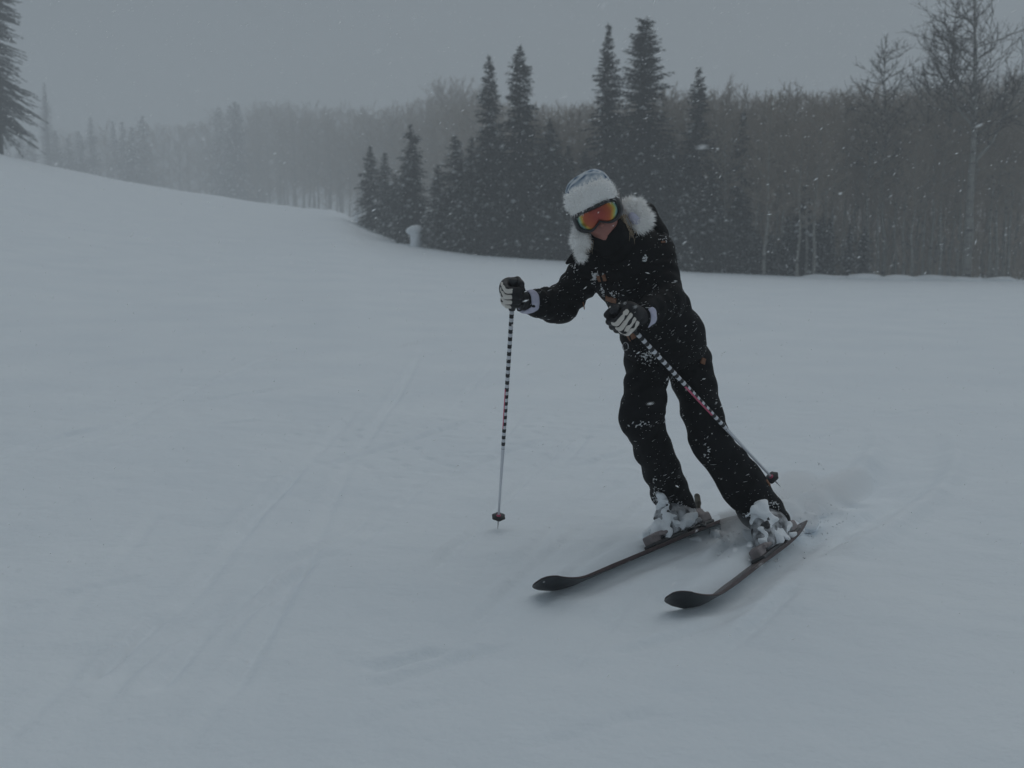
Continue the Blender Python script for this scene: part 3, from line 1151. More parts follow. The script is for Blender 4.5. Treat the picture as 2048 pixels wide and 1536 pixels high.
class Hand:
    def __init__(s, o, fr, mirror):
        s.o, s.fr, s.m = o, fr, mirror

    def p(s, x, y, z):
        return s.o + s.fr[0] * x * s.m + s.fr[1] * y + s.fr[2] * z


HR_ = Hand(HAND_R, FR, 1)       # right hand: palm faces -x
HL_ = Hand(HAND_L, FL, -1)      # left hand: palm faces +x
FINGERS = []                     # knuckle, joint, joint, tip, radius
for zi, ln, rd in ((0.034, 0.98, 0.0140), (0.0105, 1.06, 0.0145), (-0.013, 1.0, 0.0140), (-0.035, 0.84, 0.0125)):
    FINGERS.append([(0.031, 0.016, zi), (0.022 * ln, 0.046 * ln, zi - 0.001), (-0.022 * ln, 0.040 * ln, zi - 0.002), (-0.031 * ln, 0.006, zi - 0.003), rd])
for h in (HR_, HL_):
    body.cone(h.p(0.02, -0.03, 0.01), h.p(0.02, 0.01, 0.0), 0.02, 0.022, 0.02)
    body.cone(J['wr_r'] if h is HR_ else J['wr_l'], h.p(0.02, -0.03, 0.0), 0.026, 0.022, 0.02)
    for f in FINGERS:
        for a, b in zip(f[:3], f[1:4]):
            body.cone(h.p(*a), h.p(*b), 0.0085, 0.0082, 0.004)
    body.cone(h.p(0.012, -0.028, 0.03), h.p(-0.016, -0.004, 0.048), 0.010, 0.009, 0.006)
    body.cone(h.p(-0.016, -0.004, 0.048), h.p(-0.030, 0.02, 0.046), 0.009, 0.0085, 0.006)
body_o = child_world('body', body.mesh('body', M_skin), person)
lips = Field(hp(-0.05, -0.12, 0.0) - 0.08, hp(0.05, -0.0, 0.12) + 0.08, 0.0035)
lips.ell(hp(0, -0.0615, 0.0885), HX, (0.022, 0.0055, 0.0085), 0.003)
lips.ell(hp(0, -0.0725, 0.0875), HX, (0.019, 0.0062, 0.0085), 0.003)
child_world('lips', lips.mesh('lips', M_lip), body_o)

# ---- jacket
bs = unit(np.array([0.93, -0.20, 0.12]))         # across the chest


def facing(a, b):
    ax_ = unit(np.asarray(b) - np.asarray(a))
    return unit(np.cross(bs, ax_))


jk = Field(lo_all, hi_all, 0.0075)
nf = facing(J['pelvis'], J['chest'])
jk.cone(J['neck'] + [0, 0, -0.02], J['chest'], 0.105, 0.145, 0.05, flat=(nf, 0.80))
jk.cone(J['chest'], J['waist'], 0.150, 0.150, 0.05, flat=(nf, 0.80), wr=(0.006, 3, 0.4))
jk.cone(J['waist'], J['pelvis'] + [0, 0, -0.03], 0.148, 0.168, 0.04, flat=(nf, 0.84), wr=(0.006, 3, 1.9))
jk.cone(P(1268, 500, 4.1), J['sh_r'], 0.085, 0.078, 0.05)
jk.cone(P(1262, 500, 4.1), J['sh_l'], 0.085, 0.082, 0.05)
jk.cone(J['sh_r'], J['el_r'], 0.078, 0.070, 0.03, wr=(0.0075, 4.2, 0.6))
jk.cone(J['el_r'], J['wr_r'] * 0.85 + J['el_r'] * 0.15, 0.072, 0.052, 0.02, wr=(0.007, 3.6, 2.0))
jk.cone(J['sh_l'], J['el_l'], 0.080, 0.070, 0.03, wr=(0.007, 4, 1.2))
jk.cone(J['el_l'], J['wr_l'] * 0.9 + J['el_l'] * 0.1, 0.070, 0.050, 0.02, wr=(0.006, 4, 3.1))
# bump of the elbow and hip pockets
jk.ell(P(1372, 668, 4.22), np.eye(3), (0.075, 0.09, 0.085), 0.05)
jk.ell(P(1290, 690, 4.18), np.eye(3), (0.07, 0.07, 0.09), 0.06)
jk.noise(0.0042, 14, 42, 12, seed=5)
jk.noise(0.0016, 60, 110, 10, seed=6)
hem_p = P(1335, 735, 4.2)
hem_n = unit(J['pelvis'] - J['waist'])
hem_n = unit(hem_n + np.array([0.1, 0, -0.6]))
jk.cut(hem_p, hem_n, 0.01)
jacket = child_world('jacket', jk.mesh('jacket', M_black), person)

# stand-up collar, hood roll behind the head, shoulder flaps
cl = Field(J['neck'] - 0.3, J['neck'] + 0.35, 0.006)
cl.cone(P(1243, 500, 4.05), P(1218, 470, 3.975), 0.088, 0.078, 0.02, wr=(0.004, 2.5, 0.5))
cl.ell(hp(0, -0.035, 0.03), HX, (0.070, 0.050, 0.13), 0.01, op='s')
cl.noise(0.003, 25, 60, 8, seed=9)
child_world('collar', cl.mesh('collar', M_black), jacket)
hd = Field(P(1270, 440, 4.15) - 0.28, P(1270, 440, 4.15) + 0.28, 0.007)
hd.cone(P(1252, 412, 4.13), P(1292, 425, 4.16), 0.034, 0.034, 0.03)
hd.cone(P(1292, 425, 4.16), P(1318, 468, 4.15), 0.040, 0.032, 0.03)
hd.cone(P(1270, 452, 4.15), P(1310, 470, 4.14), 0.07, 0.05, 0.03)
hd.noise(0.005, 20, 50, 8, seed=10)
child_world('hood', hd.mesh('hood', M_black), jacket)
for (pa, pb) in ((P(1318, 468, 4.07), P(1326, 487, 4.05)), (P(1152, 512, 4.06), P(1134, 526, 4.04))):
    fl = Field(pa - 0.1, pa + 0.1, 0.004)
    fl.cone(pa, pb, 0.022, 0.008, 0.005, flat=(unit([0.2, 1, 0.1]), 0.4))
    child_world('shoulder_flap', fl.mesh('shoulder_flap', M_black), jacket)

# ---- trousers
tr = Field(lo_all, hi_all, 0.0075)
tr.cone(J['pelvis'] + [0, 0, 0.03], J['hip_r'], 0.135, 0.098, 0.05)
tr.cone(J['pelvis'] + [0, 0, 0.03], J['hip_l'], 0.135, 0.100, 0.05)
tr.cone(J['hip_r'], J['kn_r'] + [0, 0, 0.03], 0.100, 0.092, 0.03, wr=(0.006, 2.6, 0.3))
tr.cone(J['kn_r'] + [0, 0, 0.035], J['kn_r'] + [-0.006, -0.004, -0.006], 0.092, 0.088, 0.02, wr=(0.004, 1.5, 0.3))
tr.cone(J['kn_r'] + [0.018, 0.03, -0.04], J['an_r'] + [0, 0, -0.01], 0.081, 0.083, 0.022, wr=(0.006, 4.2, 1.0))
tr.cone(J['hip_l'], J['kn_l'], 0.098, 0.082, 0.03, wr=(0.006, 3.0, 2.2))
tr.cone(J['kn_l'], J['kn_l'] * 0.45 + J['an_l'] * 0.55, 0.082, 0.090, 0.02, wr=(0.005, 2, 0.2))
tr.cone(J['kn_l'] * 0.5 + J['an_l'] * 0.5, J['an_l'] + [0.015, 0, -0.03], 0.090, 0.092, 0.02, wr=(0.006, 2.4, 4.0))
tr.noise(0.0045, 12, 36, 12, seed=15)
tr.noise(0.0018, 60, 110, 10, seed=16)
# hems
cut_r = tr


def hem(field, joint, knee, off, tilt=(0, 0, 0)):
    a = unit(joint - knee)
    a = unit(a + np.asarray(tilt))
    p = joint + a * off
    sl, X, Y, Z = field._box(joint - 0.22, joint + 0.22)
    d = (X - p[0]) * a[0] + (Y - p[1]) * a[1] + (Z - p[2]) * a[2]
    dist = np.sqrt((X - joint[0]) ** 2 + (Y - joint[1]) ** 2 + (Z - joint[2]) ** 2)
    m = dist < 0.17
    F = field.F[sl]
    field.F[sl] = np.where(m, np.maximum(F, d), F)
    # hollow the end so that the hem reads as cloth round the boot
    field.cone(p - a * 0.05, p + a * 0.06, 0.066, 0.074, 0.006, op='s')


hem(tr, J['an_r'], J['kn_r'], 0.045, (0.1, 0, -0.2))
hem(tr, J['an_l'], J['kn_l'], 0.040, (-0.25, 0, -0.2))
trousers = child_world('trousers', tr.mesh('trousers', M_trouser), person)

bvh_j = bvh_of(jacket.data)
bvh_t = bvh_of(trousers.data)


def patch(px, py, wpx, hpx, rot, name, material, parent, bvh, thick=0.004, seed=0):
    """a small flat leather or fabric piece lying on a garment"""
    c, n = hit(bvh, px, py)
    if c is None:
        return None
    mpp = c[1] / FPX
    xa = np.array([math.cos(R(rot)), 0, math.sin(R(rot))])
    xa = unit(xa - n * (xa @ n))
    ya = np.cross(n, xa)
    F = Field(c - 0.07, c + 0.07, 0.0022)
    F.box(c + n * 0.001, (xa, ya, n), (wpx * mpp / 2, hpx * mpp / 2, thick), 0.003)
    F.noise(0.0009, 150, 260, 5, seed=seed)
    return child_world(name, F.mesh(name, material), parent)


patch(1203, 556, 18, 15, 20, 'zip_tab', M_leather, jacket, bvh_j, 0.005, 1)
patch(1222, 599, 23, 15, 5, 'zip_tab', M_leather, jacket, bvh_j, 0.005, 2)
patch(1262, 671, 18, 20, -50, 'zip_tab', M_leather, jacket, bvh_j, 0.005, 3)
patch(1326, 484, 11, 4, 15, 'zip_tab', M_leather, jacket, bvh_j, 0.004, 4)
patch(1406, 722, 11, 13, -20, 'pocket_tab', M_leather, trousers, bvh_t, 0.005, 6)
patch(1536, 966, 14, 9, -50, 'ankle_tab', M_leather, trousers, bvh_t, 0.004, 8)
# cord ends
s_ = Soup()
c0 = P(1166, 604, 4.04)
s_.tube([c0, c0 + [0.004, 0, -0.016], c0 + [0.006, 0, -0.03]], [0.003, 0.003, 0.002], 6)
child_world('cord_end', s_.mesh('cord_end', M_leather), jacket)
s_ = Soup()
c0 = P(1251, 693, 4.10)
s_.tube([c0 + np.array([math.cos(a) * 0.012, 0.0, math.sin(a) * 0.017]) for a in np.linspace(0, 6.28, 15)], [0.0022] * 15, 6, cap=False)
child_world('hem_ring', s_.mesh('hem_ring', M_metal), jacket)
# jacket front placket: a raised strip down the chest
pl = []
for px, py in ((1196, 520), (1200, 545), (1207, 570), (1217, 590), (1228, 610), (1245, 640), (1262, 676), (1280, 715)):
    c, n = hit(bvh_j, px, py)
    if c is not None:
        pl.append(c - n * 0.004)
if len(pl) > 2:
    F = Field(np.min(pl, 0) - 0.04, np.max(pl, 0) + 0.04, 0.004)
    for a, b in zip(pl[:-1], pl[1:]):
        F.cone(a, b, 0.009, 0.009, 0.006)
    child_world('zip_placket', F.mesh('zip_placket', M_black), jacket)


# snow blown onto the suit
def fleck_tris(c, n, dirv, L, wd, th, r):
    """an irregular low lump of stuck snow, 6 + 1 vertices"""
    xa = dirv - n * (dirv @ n)
    if np.linalg.norm(xa) < 1e-3:
        xa = np.cross(n, [0, 0, 1.0])
    xa = unit(xa)
    ya = np.cross(n, xa)
    ring = []
    for k in range(6):
        a = k * math.pi / 3 + r.uniform(-.3, .3)
        ring.append(c + xa * math.cos(a) * L * r.uniform(.7, 1.15) + ya * math.sin(a) * wd * r.uniform(.7, 1.2) - n * 0.001)
    top = c + n * th + xa * r.uniform(-.3, .3) * L
    return ring + [top]


FT = [(0, 1, 6), (1, 2, 6), (2, 3, 6), (3, 4, 6), (4, 5, 6), (5, 0, 6)]
WIND = unit([0.86, -0.10, 0.42])


def flecks(garment, name, count, seed, clumps=()):
    r = np.random.default_rng(seed)
    me = garment.data
    n = len(me.polygons)
    cen = np.empty(n * 3); me.polygons.foreach_get('center', cen); cen = cen.reshape(-1, 3)
    nor = np.empty(n * 3); me.polygons.foreach_get('normal', nor); nor = nor.reshape(-1, 3)
    toward = -(nor[:, 1])                      # weather side faces the valley wind
    wgt = np.clip(toward + 0.35, 0.02, 1)
    ids = r.choice(n, count, p=wgt / wgt.sum())
    V, Fc, nn = [], [], 0
    for i in ids:
        big = r.random()
        L = (0.0015 + 0.0040 * r.random() ** 2) if big < 0.80 else r.uniform(0.006, 0.016)
        wd = r.uniform(0.0008, 0.0016) if big < 0.93 else r.uniform(0.0018, 0.0028)
        dv = unit(WIND + r.normal(0, 0.16, 3))
        v = fleck_tris(cen[i], nor[i], dv, L, wd, 0.0015, r)
        V += v
        Fc += [tuple(q + nn for q in t) for t in FT]
        nn += 7
    bv = bvh_of(me)
    for (px, py, sx_, sy_, cnt) in clumps:
        for k in range(cnt):
            c, nr = hit(bv, px + r.normal(0, sx_), py + r.normal(0, sy_))
            if c is None:
                continue
            dv = unit(WIND + r.normal(0, 0.5, 3))
            V += fleck_tris(c, nr, dv, r.uniform(0.003, 0.009), r.uniform(0.002, 0.005), 0.003, r)
            Fc += [tuple(q + nn for q in t) for t in FT]
            nn += 7
    o = child_world(name, make_mesh(name, np.array(V), np.array(Fc), M_flake, smooth=False), garment)
    o['kind'] = 'stuff'
    return o


flecks(jacket, 'stuck_snow', 560, 61, ((1190, 552, 5, 5, 70), (1206, 578, 3, 8, 45), (1290, 517, 3, 4, 25), (1292, 712, 10, 6, 60),
                                       (1222, 589, 8, 3, 25), (1150, 535, 3, 6, 12), (1330, 478, 5, 5, 10)))
flecks(trousers, 'stuck_snow', 480, 62, ((1300, 720, 10, 6, 40), (1345, 762, 5, 6, 25), (1312, 985, 5, 16, 40), (1320, 1000, 6, 4, 60), (1350, 1015, 14, 7, 60),
                                         (1415, 905, 4, 14, 16), (1500, 1030, 10, 3, 30), (1548, 1010, 6, 4, 25), (1285, 848, 18, 3, 20)))

# ---- hat
hat_lo, hat_hi = HEAD - 0.26, HEAD + 0.26
ht = Field(hat_lo, hat_hi, 0.005)
ht.ell(hp(0, 0.078, -0.012), HX, (0.092, 0.088, 0.108), 0.02)
ht.box(hp(0, 0.085, -0.012), (hr, hu, hf), (0.080, 0.062, 0.085), 0.045, 0.03)
ht.cut(hp(0, 0.158, 0), unit(hu + 0.16 * hf - 0.22 * hr), 0.03)
ht.cut(hp(0, 0.0, 0), -hu, 0.01)
ht.noise(0.003, 25, 60, 8, seed=30)


def hat_mat():
    m = bpy.data.materials.new('blue_patterned_hat_cloth')
    m.use_nodes = True
    n = m.node_tree
    b = n.nodes['Principled BSDF']
    b.inputs['Roughness'].default_value = 0.85
    tc = n.nodes.new('ShaderNodeTexCoord')
    vo = n.nodes.new('ShaderNodeTexNoise')
    vo.inputs['Scale'].default_value = 17
    vo.inputs['Detail'].default_value = 1.5
    rp = n.nodes.new('ShaderNodeValToRGB')
    rp.color_ramp.interpolation = 'EASE'
    e = rp.color_ramp.elements
    e[0].position, e[0].color = 0.40, (0.035, 0.085, 0.17, 1)
    e[1].position, e[1].color = 0.47, (0.30, 0.36, 0.42, 1)
    x = e.new(0.55); x.color = (0.56, 0.59, 0.62, 1)
    x = e.new(0.64); x.color = (0.22, 0.30, 0.40, 1)
    x = e.new(0.70); x.color = (0.05, 0.07, 0.10, 1)
    n.links.new(tc.outputs['Object'], vo.inputs['Vector'])
    n.links.new(vo.outputs['Fac'], rp.inputs['Fac'])
    n.links.new(rp.outputs['Color'], b.inputs['Base Color'])
    return m


M_hat = hat_mat()
hat = child_world('trapper_hat', ht.mesh('trapper_hat', M_hat), person)


def fur_mesh(field, name, count, length, seed, wind=(0.2, 0, -0.2), width=0.0016):
    """a plump base plus thousands of tapering hairs, as one mesh"""
    r = np.random.default_rng(seed)
    V, Q = field.arrays()
    Fq = [tuple(q) for q in Q]
    e1 = V[Q[:, 2]] - V[Q[:, 0]]
    e2 = V[Q[:, 3]] - V[Q[:, 1]]
    nn_ = np.cross(e1, e2)
    ln = np.linalg.norm(nn_, axis=1, keepdims=True) + 1e-12
    nn_ = nn_ / ln
    ids = r.integers(0, len(Q), count)
    c = V[Q[ids]].mean(1) + r.normal(0, field.h * 0.4, (count, 3))
    clump = np.stack([np.sin(c @ (r.normal(0, 1, 3) * 130)), np.sin(c @ (r.normal(0, 1, 3) * 130)), np.sin(c @ (r.normal(0, 1, 3) * 130))], 1)
    d = nn_[ids] + np.asarray(wind) + r.normal(0, 0.30, (count, 3)) + 0.45 * clump
    d /= np.linalg.norm(d, axis=1, keepdims=True)
    L = length * r.uniform(0.5, 1.2, (count, 1))
    sd = np.cross(d, r.normal(0, 1, (count, 3)))
    sd /= np.linalg.norm(sd, axis=1, keepdims=True)
    a = c - sd * width
    b = c + sd * width
    tip = c + d * L
    n0 = len(V)
    vv = np.concatenate([V, np.stack([a, b, tip], 1).reshape(-1, 3)])
    tf = (n0 + np.arange(3 * count)).reshape(-1, 3)
    return make_mesh(name, vv, Fq + [tuple(t) for t in tf], M_fur)


fb = Field(hat_lo, hat_hi, 0.0055)
# turned-up fur front
for a in np.linspace(-0.060, 0.060, 5):
    for b in (0.060, 0.084, 0.104):
        fb.ell(hp(a, b - 3.0 * a * a, 0.090 - 5.5 * a * a - 0.16 * (b - 0.06)), HX, (0.030, 0.026, 0.022), 0.02)
fb.noise(0.004, 40, 90, 8, seed=33)
child_world('fur_front', fur_mesh(fb, 'fur_front', 3000, 0.017, 34, wind=(0.1, 0, 0.0)), hat)
# ear flap hanging on the left of the picture
fe = Field(P(1160, 480, 3.95) - 0.16, P(1160, 480, 3.95) + 0.16, 0.005)
fe.cone(P(1160, 448, 3.97), P(1158, 482, 3.93), 0.020, 0.024, 0.015)
fe.cone(P(1158, 482, 3.93), P(1164, 512, 3.94), 0.022, 0.012, 0.015)
fe.cone(P(1166, 470, 3.93), P(1172, 488, 3.92), 0.016, 0.012, 0.015)
fe.noise(0.003, 40, 90, 8, seed=35)
child_world('ear_flap', fur_mesh(fe, 'ear_flap', 2200, 0.023, 36, wind=(0.05, 0, -0.7)), hat)
# ear flap blown open on the other side
fo = Field(P(1270, 432, 4.03) - 0.2, P(1270, 432, 4.03) + 0.2, 0.005)
fo.cone(P(1246, 416, 4.03), P(1272, 418, 4.04), 0.026, 0.030, 0.02)
fo.cone(P(1270, 420, 4.03), P(1284, 440, 4.02), 0.032, 0.032, 0.02)
fo.cone(P(1284, 440, 4.02), P(1276, 456, 4.00), 0.030, 0.020, 0.02)
fo.cone(P(1256, 430, 4.02), P(1270, 446, 4.0), 0.022, 0.022, 0.02)
fo.noise(0.004, 40, 90, 8, seed=37)
child_world('ear_flap', fur_mesh(fo, 'ear_flap', 3200, 0.024, 38, wind=(0.35, 0, -0.1)), hat)
ln_ = Field(P(1266, 440, 3.97) - 0.1, P(1266, 440, 3.97) + 0.1, 0.004)
ln_.ell(P(1270, 440, 3.985), (unit([0.6, 0, 0.4]), unit([-0.4, 0, 0.6]), np.array([0, 1.0, 0])), (0.018, 0.026, 0.012), 0.01)
ln_.noise(0.003, 50, 90, 6, seed=39)
child_world('flap_lining', ln_.mesh('flap_lining', M_lining), hat)

# loose hair
hs = Soup()
r_ = np.random.default_rng(44)
for k in range(90):
    if k < 60:
        p0 = P(1240 + r_.uniform(-4, 12), 436 + r_.uniform(-8, 8), 3.955 + r_.uniform(-0.01, 0.02))
        p3 = P(1252 + r_.uniform(-14, 18), 470 + r_.uniform(-8, 22), 3.95 + r_.uniform(-0.02, 0.02))
    else:
        p0 = P(1172 + r_.uniform(-3, 4), 462 + r_.uniform(-4, 6), 3.93)
        p3 = P(1176 + r_.uniform(-6, 10), 496 + r_.uniform(-10, 14), 3.93)
    a = p0 + (p3 - p0) * 0.35 + r_.normal(0, 0.007, 3)
    b = p0 + (p3 - p0) * 0.7 + r_.normal(0, 0.009, 3)
    q = spline([p0, a, b, p3], 3)
    hs.tube(q, list(np.linspace(0.0017, 0.0006, len(q))), 3, cap=False)
child_world('hair', hs.mesh('hair', M_hair), person)

# ---- goggles
def goggle_outline(k):
    """2-D outline in the face frame, k in 0..1 round the frame (right, up)"""
    a = 2 * math.pi * k
    ca, sa = math.cos(a), math.sin(a)
    x = 0.0915 * math.copysign(abs(ca) ** 0.52, ca)
    y = 0.0370 * math.copysign(abs(sa) ** 0.56, sa)
    if sa < 0:                                   # nose notch
        y += 0.021 * math.exp(-(x / 0.020) ** 2)
        y -= 0.004 * math.exp(-((abs(x) - 0.052) / 0.02) ** 2)
    return x, y


def gpt(x, y, off=0.0):
    curve = -6.2 * x * x - 3.0 * y * y
    return hp(x, y + 0.003, 0.120 + curve + off)


NG = 72
vs_, fs, fac = [], [], []
rings = 10
for j in range(rings + 1):
    for k in range(NG):
        x, y = goggle_outline(k / NG)
        q = j / rings
        vs_.append(gpt(x * q * 0.94, y * q * 0.92 + (1 - q) * 0.002, 0.004 * (1 - q * q)))
for j in range(rings):
    for k in range(NG):
        fs.append((j * NG + k, j * NG + (k + 1) % NG, (j + 1) * NG + (k + 1) % NG, (j + 1) * NG + k))
lens_me_v, lens_me_f = vs_, fs
# frame: rectangular section swept round the outline, plus the deep face skirt
vs_, fs = [], []
sec = [(0.90, 0.006), (0.96, 0.0095), (1.04, 0.0085), (1.09, 0.000), (1.10, -0.014), (1.02, -0.034), (0.92, -0.034), (0.90, -0.006)]
for k in range(NG):
    x, y = goggle_outline(k / NG)
    for (s0, o0) in sec:
        ex = 0.006 * (s0 - 0.90) / 0.2
        vs_.append(gpt(x * s0, y * s0 + math.copysign(ex, y), o0))
ns = len(sec)
for k in range(NG):
    for j in range(ns):
        fs.append((k * ns + j, ((k + 1) % NG) * ns + j, ((k + 1) % NG) * ns + (j + 1) % ns, k * ns + (j + 1) % ns))
goggles = child_world('goggles', make_mesh('goggle_frame', np.array(vs_), fs, M_frame), person)


def lens_mat():
    m = bpy.data.materials.new('mirror_lens')
    m.use_nodes = True
    n = m.node_tree
    b = n.nodes['Principled BSDF']
    b.inputs['Metallic'].default_value = 0.55
    b.inputs['Roughness'].default_value = 0.16
    at = n.nodes.new('ShaderNodeAttribute')
    at.attribute_name = 'tint'
    nz = n.nodes.new('ShaderNodeTexNoise')
    nz.inputs['Scale'].default_value = 30
    tc = n.nodes.new('ShaderNodeTexCoord')
    n.links.new(tc.outputs['Object'], nz.inputs['Vector'])
    ad = n.nodes.new('ShaderNodeMath')
    ad.operation = 'MULTIPLY_ADD'
    ad.inputs[1].default_value = 0.22
    n.links.new(nz.outputs['Fac'], ad.inputs[0])
    n.links.new(at.outputs['Fac'], ad.inputs[2])
    rp = n.nodes.new('ShaderNodeValToRGB')
    e = rp.color_ramp.elements
    e[0].position, e[0].color = 0.16, (0.33, 0.065, 0.05, 1)
    e[1].position, e[1].color = 0.46, (0.43, 0.11, 0.045, 1)
    for p_, c_ in ((0.58, (0.55, 0.30, 0.05, 1)), (0.68, (0.40, 0.43, 0.12, 1)), (0.78, (0.24, 0.42, 0.36, 1)), (0.90, (0.05, 0.10, 0.11, 1))):
        x = e.new(p_)
        x.color = c_
    n.links.new(ad.outputs[0], rp.inputs['Fac'])
    n.links.new(rp.outputs['Color'], b.inputs['Base Color'])
    return m


M_lens = lens_mat()
me = make_mesh('goggle_lens', np.array(lens_me_v), lens_me_f, M_lens)
att = me.attributes.new('tint', 'FLOAT', 'POINT')
vals = []
for j in range(rings + 1):
    for k in range(NG):
        x, y = goggle_outline(k / NG)
        q = j / rings
        xx, yy = x * q / 0.0905, y * q / 0.0415
        vals.append(min(1.0, 0.80 * abs(xx) ** 1.7 + 0.16 * max(-yy, 0) + 0.05 * abs(yy)))
att.data.foreach_set('value', vals)
child_world('lens', me, goggles)
st = Soup()
for sx_ in (-1, 1):
    pts = [gpt(0.094 * sx_, 0.0, -0.012), hp(0.098 * sx_, 0.012, 0.015), hp(0.102 * sx_, 0.03, -0.05), hp(0.07 * sx_, 0.045, -0.11), hp(0.0, 0.05, -0.128)]
    pts = spline(pts, 4)
    up_ = hu * 0.018
    vv = []
    for p_ in pts:
        o_ = unit(p_ - hp(0, 0.03, 0)) * 0.002
        vv += [p_ - up_, p_ + up_, p_ + up_ + o_, p_ - up_ + o_]
    ff = []
    for i in range(len(pts) - 1):
        for j in range(4):
            ff.append((i * 4 + j, i * 4 + (j + 1) % 4, i * 4 + 4 + (j + 1) % 4, i * 4 + 4 + j))
    st.add(vv, ff)
child_world('strap', st.mesh('strap', M_frame), goggles)

# ---- gloves
def glove(h, wrist, elbow):
    F = Field(h.o - 0.14, h.o + 0.14, 0.0032)
    # palm block and back of the hand
    F.cone(h.p(0.028, -0.034, 0.026), h.p(0.031, 0.014, 0.030), 0.018, 0.017, 0.012)
    F.cone(h.p(0.028, -0.034, -0.020), h.p(0.030, 0.014, -0.030), 0.018, 0.016, 0.012)
    F.cone(h.p(0.028, -0.034, 0.004), h.p(0.031, 0.014, 0.0), 0.020, 0.018, 0.012)
    for f in FINGERS:
        for a, b in zip(f[:3], f[1:4]):
            F.cone(h.p(*a), h.p(*b), f[4], f[4] * 0.96, 0.003)
    F.cone(h.p(0.014, -0.034, 0.032), h.p(-0.014, -0.012, 0.050), 0.017, 0.0155, 0.01)
    F.cone(h.p(-0.014, -0.012, 0.050), h.p(-0.030, 0.022, 0.052), 0.0150, 0.0130, 0.006)
    wdir = unit(elbow - wrist)
    F.cone(h.p(0.024, -0.036, 0.002), wrist + wdir * 0.0, 0.030, 0.036, 0.02)
    F.noise(0.0008, 120, 220, 8, seed=50)
    g = child_world('glove', F.mesh('glove', M_glove), person)
    # pale panels along the backs of the fingers, one for each
    for f in FINGERS:
        k0, k1, k2 = [np.array(f[i]) for i in range(3)]
        r0 = f[4]
        start = k0 + np.array([0.004, -0.024, 0])
        Fp = Field(h.p(*k0) - 0.075, h.p(*k0) + 0.075, 0.0026)
        Fp.cone(h.p(*start), h.p(*k0), r0 * 0.80 + 0.0052, r0 * 0.82 + 0.0040, 0.002)
        Fp.cone(h.p(*k0), h.p(*k1), r0 * 0.84 + 0.0040, r0 * 0.84 + 0.0034, 0.002)
        Fp.cone(h.p(*k1), h.p(*(k1 + (k2 - k1) * 0.30)), r0 * 0.84 + 0.0034, r0 * 0.8 + 0.003, 0.002)
        # keep only the outer face and a strip narrower than the finger
        inner = h.p(-0.008, 0.0, float(k0[2])) - h.p(0, 0, 0) + h.o
        ax0 = unit(h.p(0.75, 0.66, 0) - h.p(0, 0, 0))
        sl, X, Y, Z = Fp._box(Fp.lo, Fp.lo + Fp.h * Fp.n)
        c0 = h.p(0.020, 0.022, float(k0[2]))
        d1 = -((X - c0[0]) * ax0[0] + (Y - c0[1]) * ax0[1] + (Z - c0[2]) * ax0[2])
        zz = h.fr[2]
        d2 = np.abs((X - c0[0]) * zz[0] + (Y - c0[1]) * zz[1] + (Z - c0[2]) * zz[2] + 0.0006) - 0.0100
        Fp.F = np.maximum(Fp.F, np.maximum(d1, d2)).astype(np.float32)
        child_world('finger_panel', Fp.mesh('finger_panel', M_panel), g)
    # thumb panel
    Fp = Field(h.p(-0.01, -0.01, 0.05) - 0.06, h.p(-0.01, -0.01, 0.05) + 0.06, 0.0026)
    Fp.cone(h.p(0.004, -0.026, 0.046), h.p(-0.018, -0.006, 0.058), 0.0115, 0.0100, 0.003, flat=(h.fr[2], 0.8))
    child_world('thumb_panel', Fp.mesh('thumb_panel', M_panel), g)
    # fleecy cuff between glove and sleeve
    c = wrist + wdir * 0.012
    Fc = Field(c - 0.1, c + 0.1, 0.0035)
    Fc.cone(c - wdir * 0.006, c + wdir * 0.012, 0.047, 0.050, 0.004)
    Fc.cut(c - wdir * 0.016, -wdir, 0.006)
    Fc.cut(c + wdir * 0.03, wdir, 0.006)
    Fc.cone(c - wdir * 0.05, c - wdir * 0.004, 0.039, 0.037, 0.004, op='s')
    Fc.noise(0.002, 90, 160, 8, seed=52)
    child_world('cuff', Fc.mesh('cuff', M_lining), g)
    return g


glove(HR_, J['wr_r'], J['el_r'])
glove(HL_, J['wr_l'], J['el_l'])


